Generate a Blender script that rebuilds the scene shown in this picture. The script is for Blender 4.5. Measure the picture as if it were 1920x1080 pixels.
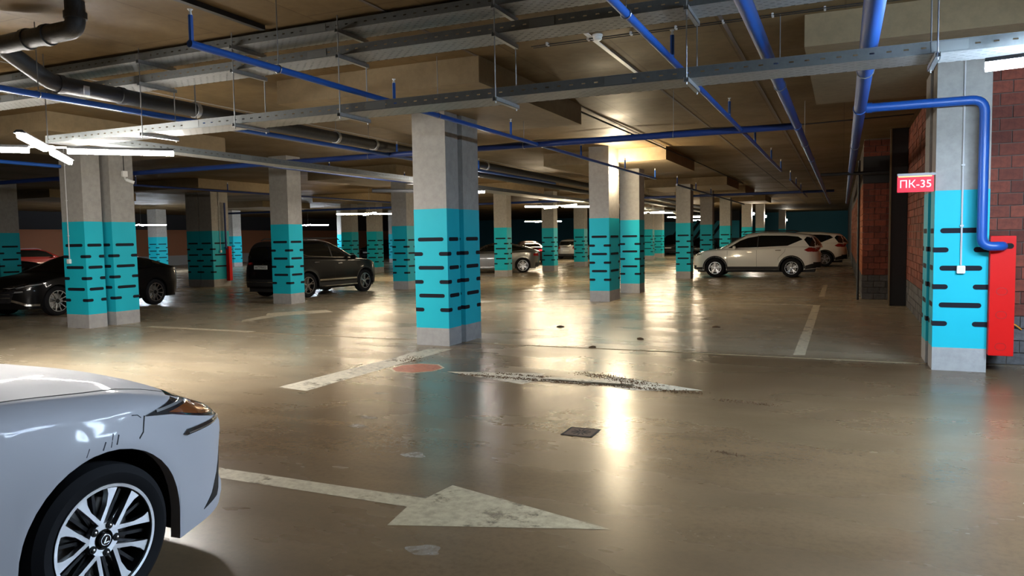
import bpy, bmesh, math, random
import numpy as np
from mathutils import Vector, Matrix
from mathutils.bvhtree import BVHTree
random.seed(7)
PI = math.pi
SC = bpy.context.scene
for o in list(bpy.data.objects): bpy.data.objects.remove(o)
COL = SC.collection

# ---------------------------------------------------------------- camera, world, exposure
H = 1.65
yaw, pitch, roll = math.radians(23.9), math.radians(3.8), math.radians(0.96)
dv = Vector((-math.sin(yaw)*math.cos(pitch), math.cos(yaw)*math.cos(pitch), -math.sin(pitch)))
r0 = Vector((math.cos(yaw), math.sin(yaw), 0)); u0 = r0.cross(dv)
rv = r0*math.cos(roll) - u0*math.sin(roll); uv = r0*math.sin(roll) + u0*math.cos(roll)
cam = bpy.data.objects.new('camera', bpy.data.cameras.new('camera')); COL.objects.link(cam)
m = Matrix((rv, uv, -dv)).transposed().to_4x4(); m.translation = (0, 0, H)
cam.matrix_world = m
cam.data.sensor_width = 36; cam.data.lens = 36*1400/1920; cam.data.clip_end = 300
SC.camera = cam
w = bpy.data.worlds.new('world'); SC.world = w; w.use_nodes = True
w.node_tree.nodes['Background'].inputs[0].default_value = (0.9, 0.95, 1, 1)
w.node_tree.nodes['Background'].inputs[1].default_value = 0.0
SC.view_settings.view_transform = 'Standard'; SC.view_settings.look = 'None'
SC.view_settings.gamma = 1; SC.view_settings.use_curve_mapping = False
SC.view_settings.exposure = 1.7
SC.cycles.diffuse_bounces = 8; SC.cycles.max_bounces = 14
LAMP = 30.0           # radiance of the LED tubes
COOL, NEUT, WARM = (0.80, 0.89, 1.0), (1.0, 0.93, 0.82), (1.0, 0.82, 0.55)

# ---------------------------------------------------------------- materials
MATS = {}
def principled(name, col, rough=0.5, metal=0.0, coat=0.0, emit=None, es=0.0, alpha=1.0, spec=0.5):
    mt = bpy.data.materials.new(name); mt.use_nodes = True
    b = mt.node_tree.nodes['Principled BSDF']
    b.inputs['Base Color'].default_value = (*col, 1); b.inputs['Roughness'].default_value = rough
    b.inputs['Metallic'].default_value = metal; b.inputs['Coat Weight'].default_value = coat
    b.inputs['Coat Roughness'].default_value = 0.06
    b.inputs['Specular IOR Level'].default_value = spec
    if emit: b.inputs['Emission Color'].default_value = (*emit, 1); b.inputs['Emission Strength'].default_value = es
    b.inputs['Alpha'].default_value = alpha
    MATS[name] = mt; return mt
class NT:
    def __init__(s, mt): s.nt = mt.node_tree; s.n = s.nt.nodes; s.b = s.n['Principled BSDF']; s.x = s.n.new('ShaderNodeTexCoord')
    def l(s, a, b): s.nt.links.new(a, b)
    def noise(s, scale, detail=4, vec=None, rough=.55, stretch=None):
        t = s.n.new('ShaderNodeTexNoise'); t.inputs['Scale'].default_value = scale; t.inputs['Detail'].default_value = detail
        t.inputs['Roughness'].default_value = rough
        v = vec or s.x.outputs['Object']
        if stretch:
            mp = s.n.new('ShaderNodeMapping'); mp.inputs['Scale'].default_value = stretch; s.l(v, mp.inputs[0]); v = mp.outputs[0]
        s.l(v, t.inputs['Vector']); return t.outputs['Fac']
    def ramp(s, fac, stops):
        r = s.n.new('ShaderNodeValToRGB'); e = r.color_ramp.elements
        while len(e) < len(stops): e.new(.5)
        for k, (p, c) in enumerate(stops):
            e[k].position = p; e[k].color = (*c, 1) if isinstance(c, tuple) else (c, c, c, 1)
        s.l(fac, r.inputs[0]); return r.outputs[0]
    def mix(s, a, b, fac, mode='MIX'):
        t = s.n.new('ShaderNodeMix'); t.data_type = 'RGBA'; t.blend_type = mode
        for v, k in ((fac, 0), (a, 6), (b, 7)):
            if isinstance(v, (int, float)): t.inputs[k].default_value = v
            elif isinstance(v, tuple): t.inputs[k].default_value = (*v, 1)
            else: s.l(v, t.inputs[k])
        return t.outputs[2]
    def math(s, op, a, b=0.0, c=None):
        t = s.n.new('ShaderNodeMath'); t.operation = op
        for k, v in enumerate((a, b) if c is None else (a, b, c)):
            if isinstance(v, (int, float)): t.inputs[k].default_value = v
            else: s.l(v, t.inputs[k])
        return t.outputs[0]
    def bump(s, h, st=.2, dist=.01):
        t = s.n.new('ShaderNodeBump'); t.inputs['Strength'].default_value = st; t.inputs['Distance'].default_value = dist
        s.l(h, t.inputs['Height']); s.l(t.outputs[0], s.b.inputs['Normal'])

def concrete(name, c0, c1, rough=.85, seam=False):
    mt = principled(name, c0, rough); t = NT(mt)
    n = t.noise(.7, 6); n2 = t.noise(9, 6, rough=.65)
    c = t.mix(c0, c1, t.ramp(n, [(.3, 0.), (.7, 1.)]))
    c = t.mix(c, (.72, .72, .72), t.ramp(n2, [(.35, .55), (.6, 0.)]), 'MULTIPLY')
    if seam:
        br = t.n.new('ShaderNodeTexBrick'); br.inputs['Scale'].default_value = 1; br.inputs['Brick Width'].default_value = 2.5
        br.inputs['Row Height'].default_value = 1.25; br.inputs['Mortar Size'].default_value = .012; br.inputs['Mortar Smooth'].default_value = .6
        br.inputs['Color1'].default_value = (1, 1, 1, 1); br.inputs['Color2'].default_value = (.82, .82, .82, 1); br.inputs['Mortar'].default_value = (.55, .5, .45, 1)
        mp = t.n.new('ShaderNodeMapping'); mp.inputs['Rotation'].default_value = (0, 0, PI/2); t.l(t.x.outputs['Object'], mp.inputs[0]); t.l(mp.outputs[0], br.inputs['Vector'])
        c = t.mix(c, br.outputs['Color'], .8, 'MULTIPLY')
        t.l(t.ramp(n, [(.3, .5), (.7, .75)]), t.b.inputs['Roughness']); t.b.inputs['Specular IOR Level'].default_value = .22
    t.l(c, t.b.inputs['Base Color']); t.bump(n2, .15, .01); return mt

concrete('concrete', (.38, .365, .34), (.31, .295, .27))
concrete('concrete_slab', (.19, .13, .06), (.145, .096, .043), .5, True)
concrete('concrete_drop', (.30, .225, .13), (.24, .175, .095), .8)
concrete('plinth', (.40, .39, .38), (.30, .29, .28))
# paint on the columns
mt = principled('teal_paint', (.02, .46, .56), .55, spec=.2); t = NT(mt)
t.l(t.mix((.008, .42, .53), (.014, .48, .59), t.noise(3, 5)), t.b.inputs['Base Color']); t.bump(t.noise(60, 3), .08, .004)
principled('dash_paint', (.010, .011, .018), .7, spec=.15)
# polished floor
mt = principled('floor_concrete', (.3, .27, .22), .3); t = NT(mt)
big = t.noise(.22, 5); mid = t.noise(1.3, 8, rough=.62, stretch=(.55, 1.6, 1)); fine = t.noise(24, 6, rough=.7)
c = t.mix((.33, .272, .185), (.46, .388, .275), t.ramp(big, [(.3, 0.), (.7, 1.)]))
c = t.mix(c, (.66, .64, .63), t.ramp(mid, [(.22, .75), (.75, 0.)]), 'MULTIPLY')
c = t.mix(c, (1.22, 1.2, 1.16), t.ramp(t.noise(2.1, 7, rough=.65, stretch=(.6, 1.5, 1)), [(.45, 0.), (.85, .7)]), 'MULTIPLY')
c = t.mix(c, (.8, .78, .76), t.ramp(fine, [(.38, .6), (.55, 0.)]), 'MULTIPLY')
# tyre arcs and salt specks
wv = t.n.new('ShaderNodeTexWave'); wv.wave_type = 'RINGS'; wv.rings_direction = 'Z'
wv.inputs['Scale'].default_value = .4; wv.inputs['Distortion'].default_value = .7; wv.inputs['Detail'].default_value = 3; wv.inputs['Detail Scale'].default_value = .4
mp = t.n.new('ShaderNodeMapping'); mp.inputs['Location'].default_value = (5.2, -11.5, 0); t.l(t.x.outputs['Object'], mp.inputs[0]); t.l(mp.outputs[0], wv.inputs['Vector'])
c = t.mix(c, (.86, .85, .84), t.ramp(wv.outputs['Fac'], [(.55, 0.), (.9, .45)]), 'MULTIPLY')
vor = t.n.new('ShaderNodeTexVoronoi'); vor.inputs['Scale'].default_value = 22; t.l(t.x.outputs['Object'], vor.inputs['Vector'])
spk = t.math('MULTIPLY', t.ramp(vor.outputs['Distance'], [(.10, 1.), (.2, 0.)]), t.ramp(t.noise(1.1, 4, stretch=(.5, 1.5, 1)), [(.62, 0.), (.70, 1.)]))
c = t.mix(c, (.62, .6, .56), t.math('MULTIPLY', spk, .5))
blk = t.math('MULTIPLY', t.ramp(t.noise(2.6, 6, rough=.7, stretch=(.5, 1.8, 1)), [(.64, 0.), (.76, .8)]), t.ramp(t.noise(.5, 3), [(.5, 0.), (.6, 1.)]))
c = t.mix(c, (.045, .038, .03), t.math('MULTIPLY', blk, .75))
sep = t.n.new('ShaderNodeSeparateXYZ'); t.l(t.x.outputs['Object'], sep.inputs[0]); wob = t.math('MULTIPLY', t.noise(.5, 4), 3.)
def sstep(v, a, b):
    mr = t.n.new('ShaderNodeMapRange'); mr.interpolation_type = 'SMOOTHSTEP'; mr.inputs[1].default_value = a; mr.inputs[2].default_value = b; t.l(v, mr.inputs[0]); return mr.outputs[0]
dirt = t.math('MULTIPLY', sstep(t.math('ADD', sep.outputs[0], wob), -6.5, -2.5), sstep(sep.outputs[1], 11.2, 10.2))      # muddy drive lane, up to the joint; colour also darkened to offset right lamp
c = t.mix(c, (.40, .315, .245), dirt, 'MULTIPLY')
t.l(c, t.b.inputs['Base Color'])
t.l(t.ramp(t.noise(.7, 5, rough=.55, stretch=(.6, 1.4, 1)), [(.25, .20), (.5, .27), (.8, .38)]), t.b.inputs['Roughness'])
t.bump(fine, .04, .008)
t.b.inputs['Specular IOR Level'].default_value = .36
# worn floor paints
def worn(name, col, amt=.5):
    mt = principled(name, col, .5); t = NT(mt)
    n = t.noise(2.5, 7, rough=.7, vec=t.n.new('ShaderNodeNewGeometry').outputs['Position']); n2 = t.noise(14, 6, rough=.7)
    t.l(t.mix(col, tuple(v*.62 for v in col), t.ramp(n2, [(.35, 1.), (.6, 0.)])), t.b.inputs['Base Color'])
    t.l(t.ramp(t.math('ADD', t.math('MULTIPLY', n, .75), t.math('MULTIPLY', n2, .25)), [(amt-.09, .10), (amt+.02, .92)]), t.b.inputs['Alpha'])
    return mt
worn('arrow_paint', (.44, .36, .235), .44); worn('road_paint', (.68, .59, .42), .43); worn('road_paint_worn', (.64, .58, .46), .455); worn('red_paint', (.50, .17, .10), .40)
mt = principled('pale_smudge', (.34, .30, .25), .6); t = NT(mt); t.l(t.ramp(t.noise(9, 6, rough=.7), [(.35, .05), (.65, .75)]), t.b.inputs['Alpha'])
principled('dirt', (.11, .065, .035), .95, spec=.1)
# metals, pipes
principled('pipe_blue', (.008, .075, .34), .38); principled('pipe_navy', (.008, .03, .15), .4)
principled('cap_white', (.7, .7, .68), .5)
mt = principled('insulation', (.035, .037, .04), .55); t = NT(mt); t.bump(t.noise(12, 4), .35, .02)
principled('tape', (.5, .52, .54), .35, .6); principled('paper_tag', (.75, .77, .8), .7)
mt = principled('galvanised', (.48, .50, .51), .42, .85); t = NT(mt)
t.l(t.mix((.36, .38, .39), (.55, .57, .58), t.noise(30, 3)), t.b.inputs['Base Color'])
def perforated(name, axis):      # slotted sheet: the slots are open
    mt = principled(name, (.2, .21, .21), .55, .35); t = NT(mt)
    sep = t.n.new('ShaderNodeSeparateXYZ'); t.l(t.x.outputs['Object'], sep.inputs[0])
    u, v = sep.outputs[0], sep.outputs[axis]
    if axis == 1:                # bottom, staggered rows
        row = t.math('FLOOR', t.math('DIVIDE', v, .05)); u2 = t.math('ADD', u, t.math('MULTIPLY', row, .05))
        fu = t.math('ABSOLUTE', t.math('SUBTRACT', t.math('FRACT', t.math('DIVIDE', u2, .10)), .5)); fv = t.math('ABSOLUTE', t.math('SUBTRACT', t.math('FRACT', t.math('DIVIDE', v, .05)), .5))
        hole = t.math('MULTIPLY', t.math('LESS_THAN', fu, .17), t.math('LESS_THAN', fv, .11))
    else:
        fu = t.math('ABSOLUTE', t.math('SUBTRACT', t.math('FRACT', t.math('DIVIDE', u, .115)), .5))
        hole = t.math('MULTIPLY', t.math('LESS_THAN', fu, .15), t.math('LESS_THAN', t.math('ABSOLUTE', t.math('SUBTRACT', v, .045)), .0055))
    t.l(t.math('SUBTRACT', 1., hole), t.b.inputs['Alpha'])
    t.l(t.mix((.09, .10, .10), (.155, .165, .165), t.noise(25, 3)) if axis == 2 else t.mix((.30, .31, .31), (.46, .47, .47), t.noise(25, 3)), t.b.inputs['Base Color'])  # side rails darker than the tray floor: their shade is put into the colour
principled('tray_plain', (.16, .17, .17), .5, .35)
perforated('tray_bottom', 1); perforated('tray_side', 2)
principled('steel_dark', (.035, .035, .037), .55, .3); principled('rod', (.30, .31, .32), .45, .8); principled('cable_black', (.015, .015, .015), .6)
principled('plastic_white', (.78, .78, .76), .4); principled('plastic_grey', (.5, .5, .5), .5)
principled('cabinet_red', (.62, .008, .006), .45, spec=.15); principled('hole_black', (.004, .004, .004), .9); principled('cabinet_groove', (.18, .004, .003), .5)
principled('lamp_case', (.03, .03, .032), .5)
for nm, c, s in (('lamp_cool', COOL, LAMP*2.6), ('lamp_cool_bright', (.62, .80, 1.0), LAMP*4.8), ('lamp_bright', (1, .95, .88), LAMP*4.0), ('lamp_neutral', (1, .93, .84), LAMP*1.9), ('lamp_warm', WARM, LAMP*1.6), ('wall_lamp', (1., .82, .55), 480.), ('wall_lamp_far', (1., .9, .75), 150.)):
    principled(nm, (.9, .9, .9), .4, emit=c, es=s)
principled('sign_glow', (.25, .002, .01), .4, spec=.2, emit=(1, .01, .05), es=.22); principled('sign_text', (.9, .7, .75), .4, emit=(1, .6, .7), es=.2); principled('sign_bar', (.28, .28, .28), .5)
principled('sign_led', (.9, .3, .1), .4, emit=(1, .25, .05), es=.8)
# bricks
def brickmat(name, lo, hi):
    mt = principled(name, lo, .8); t = NT(mt); oi = t.n.new('ShaderNodeObjectInfo')
    gp = t.n.new('ShaderNodeNewGeometry')
    r = t.math('FRACT', t.math('ADD', oi.outputs['Random'], gp.outputs['Random Per Island']))
    c = t.mix(lo, hi, r); t.l(t.mix(c, (.6, .58, .56), t.ramp(t.noise(18, 5), [(.35, .8), (.6, 0.)]), 'MULTIPLY'), t.b.inputs['Base Color']); t.bump(t.noise(40, 4), .3, .01)
brickmat('brick_red', (.13, .030, .018), (.27, .065, .036)); brickmat('brick_grey', (.07, .066, .068), (.13, .125, .125)); brickmat('brick_lit', (.36, .095, .032), (.46, .14, .05))
principled('mortar', (.13, .105, .09), .9); principled('mortar_grey', (.09, .085, .085), .9)
mt = principled('brick_far', (.5, .15, .05), .8); t = NT(mt); br = t.n.new('ShaderNodeTexBrick'); br.inputs['Scale'].default_value = 1
br.inputs['Brick Width'].default_value = .262; br.inputs['Row Height'].default_value = .15; br.inputs['Mortar Size'].default_value = .008
br.inputs['Color1'].default_value = (.50, .13, .04, 1); br.inputs['Color2'].default_value = (.60, .18, .06, 1); br.inputs['Mortar'].default_value = (.3, .12, .06, 1)
mp = t.n.new('ShaderNodeMapping'); mp.inputs['Rotation'].default_value = (PI/2, 0, PI/2); t.l(t.x.outputs['Object'], mp.inputs[0]); t.l(mp.outputs[0], br.inputs['Vector']); t.l(br.outputs['Color'], t.b.inputs['Base Color'])
principled('far_grey', (.30, .29, .28), .9); principled('far_dark', (.03, .03, .035), .9); principled('far_blue', (.012, .12, .18), .7); principled('far_stripe', (.02, .30, .42), .7)
principled('wall_plain', (.20, .17, .14), .9)
# cars
principled('paint_silver', (.43, .422, .45), .55, .05, .07, spec=.15).node_tree.nodes['Principled BSDF'].inputs['Coat Roughness'].default_value = .05; principled('paint_white', (.80, .79, .74), .28, 0, 1.0); principled('paint_black', (.003, .003, .0035), .4, 0, .28, spec=.1)
principled('paint_red', (.42, .03, .015), .3, 0, 1.0); principled('paint_grey', (.16, .16, .155), .3, .5, 1.0); principled('paint_maroon', (.10, .015, .02), .3, .2, 1.0); principled('paint_light', (.42, .41, .38), .35, .3, 1.0)
principled('car_glass', (.004, .006, .006), .04, 0, 0, spec=.8); principled('car_trim', (.012, .012, .013), .6); principled('chrome', (.75, .76, .78), .12, 1.0)
principled('tyre', (.010, .010, .012), .8, spec=.2); principled('wheel_alloy', (.62, .62, .64), .28, 1.0); principled('wheel_dark', (.012, .012, .014), .35, .4); principled('disc', (.25, .24, .23), .4, .9)
principled('seam', (.01, .01, .01), .8); principled('amber', (.22, .07, .02), .18, .3, 1.0); principled('lens_dark', (.015, .015, .018), .12, 0, 1.0); principled('lens_clear', (.45, .46, .48), .1, .6, 1.0)
principled('taillight', (.25, .006, .006), .15, 0, 1.0); principled('taillight_on', (.5, .01, .01), .3, emit=(1, .04, .05), es=.5); principled('plate', (.55, .57, .55), .5); principled('plate_ink', (.01, .01, .01), .6)
principled('scuff', (.03, .03, .04), .8); principled('rust_iron', (.12, .075, .05), .75, .3); principled('iron_groove', (.03, .02, .014), .9); principled('orange', (.8, .3, .02), .5)

# ---------------------------------------------------------------- helpers
def M(n): return MATS[n]
def obj(name, me, mat=None, parent=None, smooth=False):
    o = bpy.data.objects.new(name, me); COL.objects.link(o)
    if mat and not me.materials: me.materials.append(M(mat))
    if parent: o.parent = parent
    if smooth:
        me.polygons.foreach_set('use_smooth', [True]*len(me.polygons))
        try: me.set_sharp_from_angle(angle=math.radians(smooth if smooth is not True else 40))
        except Exception: pass
    return o
def tag(o, label, cat, group=None, kind=None):
    o['label'] = label; o['category'] = cat
    if group: o['group'] = group
    if kind: o['kind'] = kind
    return o
def empty(name, loc=(0, 0, 0), rz=0.0):
    o = bpy.data.objects.new(name, None); COL.objects.link(o); o.location = loc; o.rotation_euler = (0, 0, rz); o.empty_display_size = .1; return o
class MB:
    def __init__(s): s.v = []; s.f = []
    def poly(s, pts): n = len(s.v); s.v += [tuple(p) for p in pts]; s.f.append(tuple(range(n, n+len(pts)))); return s
    def box(s, a, b):
        n = len(s.v); (x0, y0, z0), (x1, y1, z1) = a, b
        s.v += [(x0,y0,z0),(x1,y0,z0),(x1,y1,z0),(x0,y1,z0),(x0,y0,z1),(x1,y0,z1),(x1,y1,z1),(x0,y1,z1)]
        s.f += [tuple(n+i for i in q) for q in ((0,3,2,1),(4,5,6,7),(0,1,5,4),(1,2,6,5),(2,3,7,6),(3,0,4,7))]; return s
    def tube(s, path, r, seg=10, cap=True):
        P = [Vector(p) for p in path]; n0 = len(s.v); prev = None
        for i, p in enumerate(P):
            d = ((P[min(i+1, len(P)-1)]-P[max(i-1, 0)])).normalized()
            if prev is None: a = d.orthogonal().normalized()
            else: a = (prev - d*prev.dot(d)).normalized()
            prev = a; b = d.cross(a); rr = r[i] if isinstance(r, (list, tuple)) else r
            s.v += [tuple(p + (a*math.cos(2*PI*k/seg)+b*math.sin(2*PI*k/seg))*rr) for k in range(seg)]
        for i in range(len(P)-1):
            for k in range(seg):
                k2 = (k+1) % seg; s.f.append((n0+i*seg+k, n0+i*seg+k2, n0+(i+1)*seg+k2, n0+(i+1)*seg+k))
        if cap: s.f.append(tuple(range(n0+seg-1, n0-1, -1))); s.f.append(tuple(range(n0+(len(P)-1)*seg, n0+len(P)*seg)))
        return s
    def lathe(s, prof, seg=32, axis='y', arc=2*PI, a0=0.0):   # profile of (r, h)
        n0 = len(s.v); full = abs(arc-2*PI) < 1e-6; cnt = seg if full else seg+1
        for k in range(cnt):
            a = a0+arc*k/seg; c, q = math.cos(a), math.sin(a)
            for r, h in prof: s.v.append((r*c, h, r*q) if axis == 'y' else (r*c, r*q, h))
        m = len(prof)
        for k in range(seg):
            k2 = (k+1) % cnt
            for j in range(m-1): s.f.append((n0+k*m+j, n0+k*m+j+1, n0+k2*m+j+1, n0+k2*m+j))
        return s
    def prism(s, pts, h0, h1, tf):   # 2-D polygon extruded; tf(a,b,h)->xyz
        n0 = len(s.v); n = len(pts)
        s.v += [tf(a, b, h0) for a, b in pts]+[tf(a, b, h1) for a, b in pts]
        s.f.append(tuple(range(n0, n0+n))); s.f.append(tuple(range(n0+2*n-1, n0+n-1, -1)))
        for i in range(n): j = (i+1) % n; s.f.append((n0+i, n0+n+i, n0+n+j, n0+j))
        return s
    def mesh(s, name, fix=True):
        me = bpy.data.meshes.new(name); me.from_pydata(s.v, [], s.f); me.update()
        if fix:
            bm = bmesh.new(); bm.from_mesh(me); bmesh.ops.recalc_face_normals(bm, faces=bm.faces); bm.to_mesh(me); bm.free()
        return me
    def build(s, name, mat, parent=None, smooth=False, bevel=0): 
        me = s.mesh(name)
        if bevel:
            bm = bmesh.new(); bm.from_mesh(me); bmesh.ops.bevel(bm, geom=list(bm.edges), offset=bevel, segments=2, affect='EDGES'); bm.to_mesh(me); bm.free()
        return obj(name, me, mat, parent, smooth)
def bend(pts, r=.12, n=6):      # rounds the corners of a path
    P = [Vector(p) for p in pts]; out = [P[0]]
    for i in range(1, len(P)-1):
        a, b, c = P[i-1], P[i], P[i+1]; d1 = (a-b).normalized(); d2 = (c-b).normalized()
        q = min(r, (a-b).length*.49, (c-b).length*.49); s0 = b+d1*q; s1 = b+d2*q
        for k in range(n+1):
            t = k/n; out.append(s0*(1-t)**2+b*2*t*(1-t)+s1*t*t)
    out.append(P[-1]); return out
def text_mesh(name, body, size, mat, parent, mtx, ext=.001):
    cu = bpy.data.curves.new(name, 'FONT'); cu.body = body; cu.size = size; cu.align_x = 'CENTER'; cu.align_y = 'CENTER'; cu.extrude = ext; cu.resolution_u = 3
    to = bpy.data.objects.new('tmp_text', cu); COL.objects.link(to)
    dg = bpy.context.evaluated_depsgraph_get(); me = bpy.data.meshes.new_from_object(to.evaluated_get(dg)); bpy.data.objects.remove(to)
    me.transform(mtx); me.materials.clear(); return obj(name, me, mat, parent)

# ---------------------------------------------------------------- structure: floor, ceiling, walls
SLAB = 3.93; DROP = 3.6
XL, XR, Y0, Y1 = -62.0, 9.0, -14.0, 84.0
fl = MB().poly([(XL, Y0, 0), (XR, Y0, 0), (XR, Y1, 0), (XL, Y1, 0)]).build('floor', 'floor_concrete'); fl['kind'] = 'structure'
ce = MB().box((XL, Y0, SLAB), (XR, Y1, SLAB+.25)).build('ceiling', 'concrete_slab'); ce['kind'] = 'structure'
DROPS = [(-7.36, -4.17, 8.5, 12.5), (-.39, 3.2, 8.55, 12.4), (-7.5, -4.15, 19.2, 23.2), (-7.4, -4.15, 30.2, 36.8 - 3), (-7.4, -4.15, 36.2, 40.2), (-7.4, -4.15, 46, 50),
         (-15.6, -12.3, 8.5, 12.5), (-15.6, -12.3, 19.3, 23.2), (-15.6, -12.3, 28, 31.5), (-15.4, -12.3, 38.6, 42), (-24.0, -20.6, 8.5, 12.6), (-24, -20.6, 19.6, 23.6), (-24, -20.6, 30, 34), (-32, -29, 20, 24), (-32, -29, 32, 36), (-15.6, -12.3, 48.5, 52)]
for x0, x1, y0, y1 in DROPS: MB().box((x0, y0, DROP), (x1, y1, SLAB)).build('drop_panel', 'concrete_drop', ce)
for X in (-2.62, -1.2, -4.2, -9.5, -11.4):
    MB().box((X-.02, 9.0 if X == -2.62 else 5, SLAB-.006), (X+.02, 70, SLAB)).build('form_seam', 'far_grey' if X < -9 else 'mortar', ce)
def struct(name, a, b, mat): o = MB().box(a, b).build(name, mat); o['kind'] = 'structure'; return o
struct('wall_back', (XL, Y0-.3, 0), (XR, Y0, SLAB), 'wall_plain')
wr = struct('wall_right', (1.33, 11.25, 0), (1.55, 20.3, SLAB), 'mortar')          # brick wall running away behind the right column
wf = struct('wall_front', (1.60, 10.80, 0), (XR, 11.02, SLAB), 'mortar')           # brick wall facing the camera at the right
wp = struct('wall_pier', (.47, 20.44, 0), (1.55, 46, SLAB), 'mortar')              # brick pier and the wall beyond it
struct('wall_end', (XL, Y1, 0), (XR, Y1+.3, SLAB), 'far_blue')
struct('wall_side', (XR, Y0, 0), (XR+.3, 11, SLAB), 'wall_plain')
wo = struct('wall_left', (-48.3, Y0, .0), (-48, Y1, 2.75), 'brick_far')
MB().box((-48, Y0, 0), (-47.96, Y1, .75)).build('grey_dado', 'far_grey', wo); MB().box((-48.3, Y0, 2.75), (-48.02, Y1, SLAB)).build('upper_wall', 'far_dark', wo)
MB().box((-48, 35.6, .75), (-47.9, 37.0, 2.3)).build('steel_door', 'far_dark', wo)
struct('wall_far_right', (.47, 46, 0), (.8, Y1, SLAB), 'far_dark')
fs = struct('wall_far', (-22, 74, .0), (-9, 74.3, SLAB), 'far_dark')
MB().box((-22, 73.96, 1.35), (-9, 74, 3.0)).build('blue_panel', 'far_stripe', fs)
for k in range(6):
    x = -15.6+k*.75; MB().poly([(x, 73.95, 1.35), (x+.32, 73.95, 1.35), (x+1.52, 73.95, 3.0), (x+1.2, 73.95, 3.0)]).build('warning_stripe', 'dash_paint', fs)
BW, BH, BL, BG = .25, .138, .262, .15
bme = {}
for nm, mat in (('r', 'brick_red'), ('g', 'brick_grey')):
    me = MB().box((0, 0, 0), (BW, .05, BH)).mesh('brick'); me.materials.append(M(mat)); bme[nm] = me
def brick_face_x(parent, x0, n, y, ze, zg, limit=999):     # singly built bricks on a face towards the camera
    for r in range(int(ze/BG)):
        for k in range(-1, n):
            xa = x0+k*BL+(BL/2 if r % 2 else 0)
            if xa < x0-.001 and r % 2 == 0: continue
            b = bpy.data.objects.new('brick', bme['g' if r*BG+.05 < zg else 'r']); COL.objects.link(b); b.parent = parent
            lo, hi = max(xa, x0), min(xa+BW, x0+n*BL-.012)
            if hi-lo < .03: bpy.data.objects.remove(b); continue
            b.location = (lo, y-random.uniform(.022, .03), r*BG+.006); b.scale = ((hi-lo)/BW, 1, 1)
brick_face_x(wf, 1.60, 8, 10.80, SLAB, .62); brick_face_x(wp, .45, 4, 20.44, SLAB, .62)
def brick_run_y(parent, x, y0, y1, ze, zg, name, sgn=-1, m=('brick_red', 'brick_grey')):      # far too oblique to pick singly: joined
    A, B = MB(), MB()
    for r in range(int(ze/BG)):
        y = y0-(BL/2 if r % 2 else 0)
        while y < y1:
            a, b = max(y, y0), min(y+BW, y1)
            if b-a > .03:
                d = random.uniform(.022, .03); (B if r*BG+.05 < zg else A).box((x-d, a, r*BG+.006), (x+.01, b, r*BG+.006+BH))
            y += BL
    for q, mt_ in ((A, m[0]), (B, m[1])):
        o = q.build(name, mt_, parent); o['kind'] = 'stuff'
brick_run_y(wr, 1.33, 11.25, 20.3, SLAB, .62, 'brickwork'); brick_run_y(wp, .47, 20.44, 46, 2.9, .62, 'brickwork', m=('brick_lit', 'brick_grey'))  # pier side in lighter orange bricks: the light is put into their colour
MB().box((.44, 20.36, 2.85), (1.55, 20.44, 3.5)).build('lintel', 'steel_dark', wp)
st = MB().box((.95, 18.68, 0), (1.30, 18.95, SLAB)).build('steel_post', 'steel_dark', bevel=.006); tag(st, 'dark square steel post standing between the brick pier and the oblique brick wall', 'post')
MB().box((.94, 18.66, 0), (.975, 18.68, SLAB)).build('lit_edge_strip', 'concrete_drop', st)  # pale strip painted as the light along the post's left edge

# ---------------------------------------------------------------- columns
ROWS = (1.655, 1.43, 1.215, .995, .78, .56)
def dash_face(mb, tf, w, segs, z, hh=.03):       # segs: (a, b, round_a, round_b)
    for a, b, ra, rb in segs:
        pts = []
        if rb: pts += [(b-hh+hh*math.cos(q), z+hh*math.sin(q)) for q in np.linspace(-PI/2, PI/2, 6)]
        else: pts += [(b, z-hh), (b, z+hh)]
        if ra: pts += [(a+hh+hh*math.cos(q), z+hh*math.sin(q)) for q in np.linspace(PI/2, 3*PI/2, 6)]
        else: pts += [(a, z+hh), (a, z-hh)]
        mb.poly([tf(*p) for p in pts])
def column(x0, x1, y0, y1, label, top=SLAB, dashes=True):
    if any(a < (x0+x1)/2 < b and c_ < (y0+y1)/2 < d for a, b, c_, d in DROPS): top = DROP
    c = empty('concrete_column', (x0, y0, 0)); W, D = x1-x0, y1-y0
    tag(c, label, 'column', 'painted concrete columns', 'thing')
    MB().box((0, 0, 0), (W, D, top)).build('shaft', 'concrete', c)
    e = .0022
    MB().box((-e, -e, 0.0), (W+e, D+e, .275)).build('plinth_band', 'plinth', c)
    MB().box((-e, -e, .275), (W+e, D+e, 2.125)).build('paint_band', 'teal_paint', c)
    if not dashes: return c
    mb = MB(); e2 = e+.0022
    faces = [(lambda a, z: (a, -e2, z), W), (lambda a, z: (W+e2, a, z), D), (lambda a, z: (W-a, D+e2, z), W), (lambda a, z: (-e2, D-a, z), D)]
    for tf, L in faces:
        mid, edge = L*.14, min(.15, L*.3)
        for i, z in enumerate(ROWS):
            if i % 2 == 0: dash_face(mb, tf, L, [(mid*.75, L-mid*.75, 1, 1)], z)
            else: dash_face(mb, tf, L, [(-e2, edge, 0, 1), (L-edge, L+e2, 1, 0)], z)
    mb.build('dash_marks', 'dash_paint', c)
    return c
C0 = column(.99, 1.54, 10.1, 10.52, 'near half of the split teal column beside the red cabinet and brick wall', DROP)
column(.97, 1.52, 10.64, 11.15, 'far half of the split column behind the one carrying the red sign', DROP)
C1 = column(-6.13, -5.55, 10.1, 10.5, 'front half of the large split teal column in the middle of the hall', DROP)
column(-6.11, -5.53, 10.62, 11.17, 'rear half of the large split teal column in the middle, across the dark gap', DROP)
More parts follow.
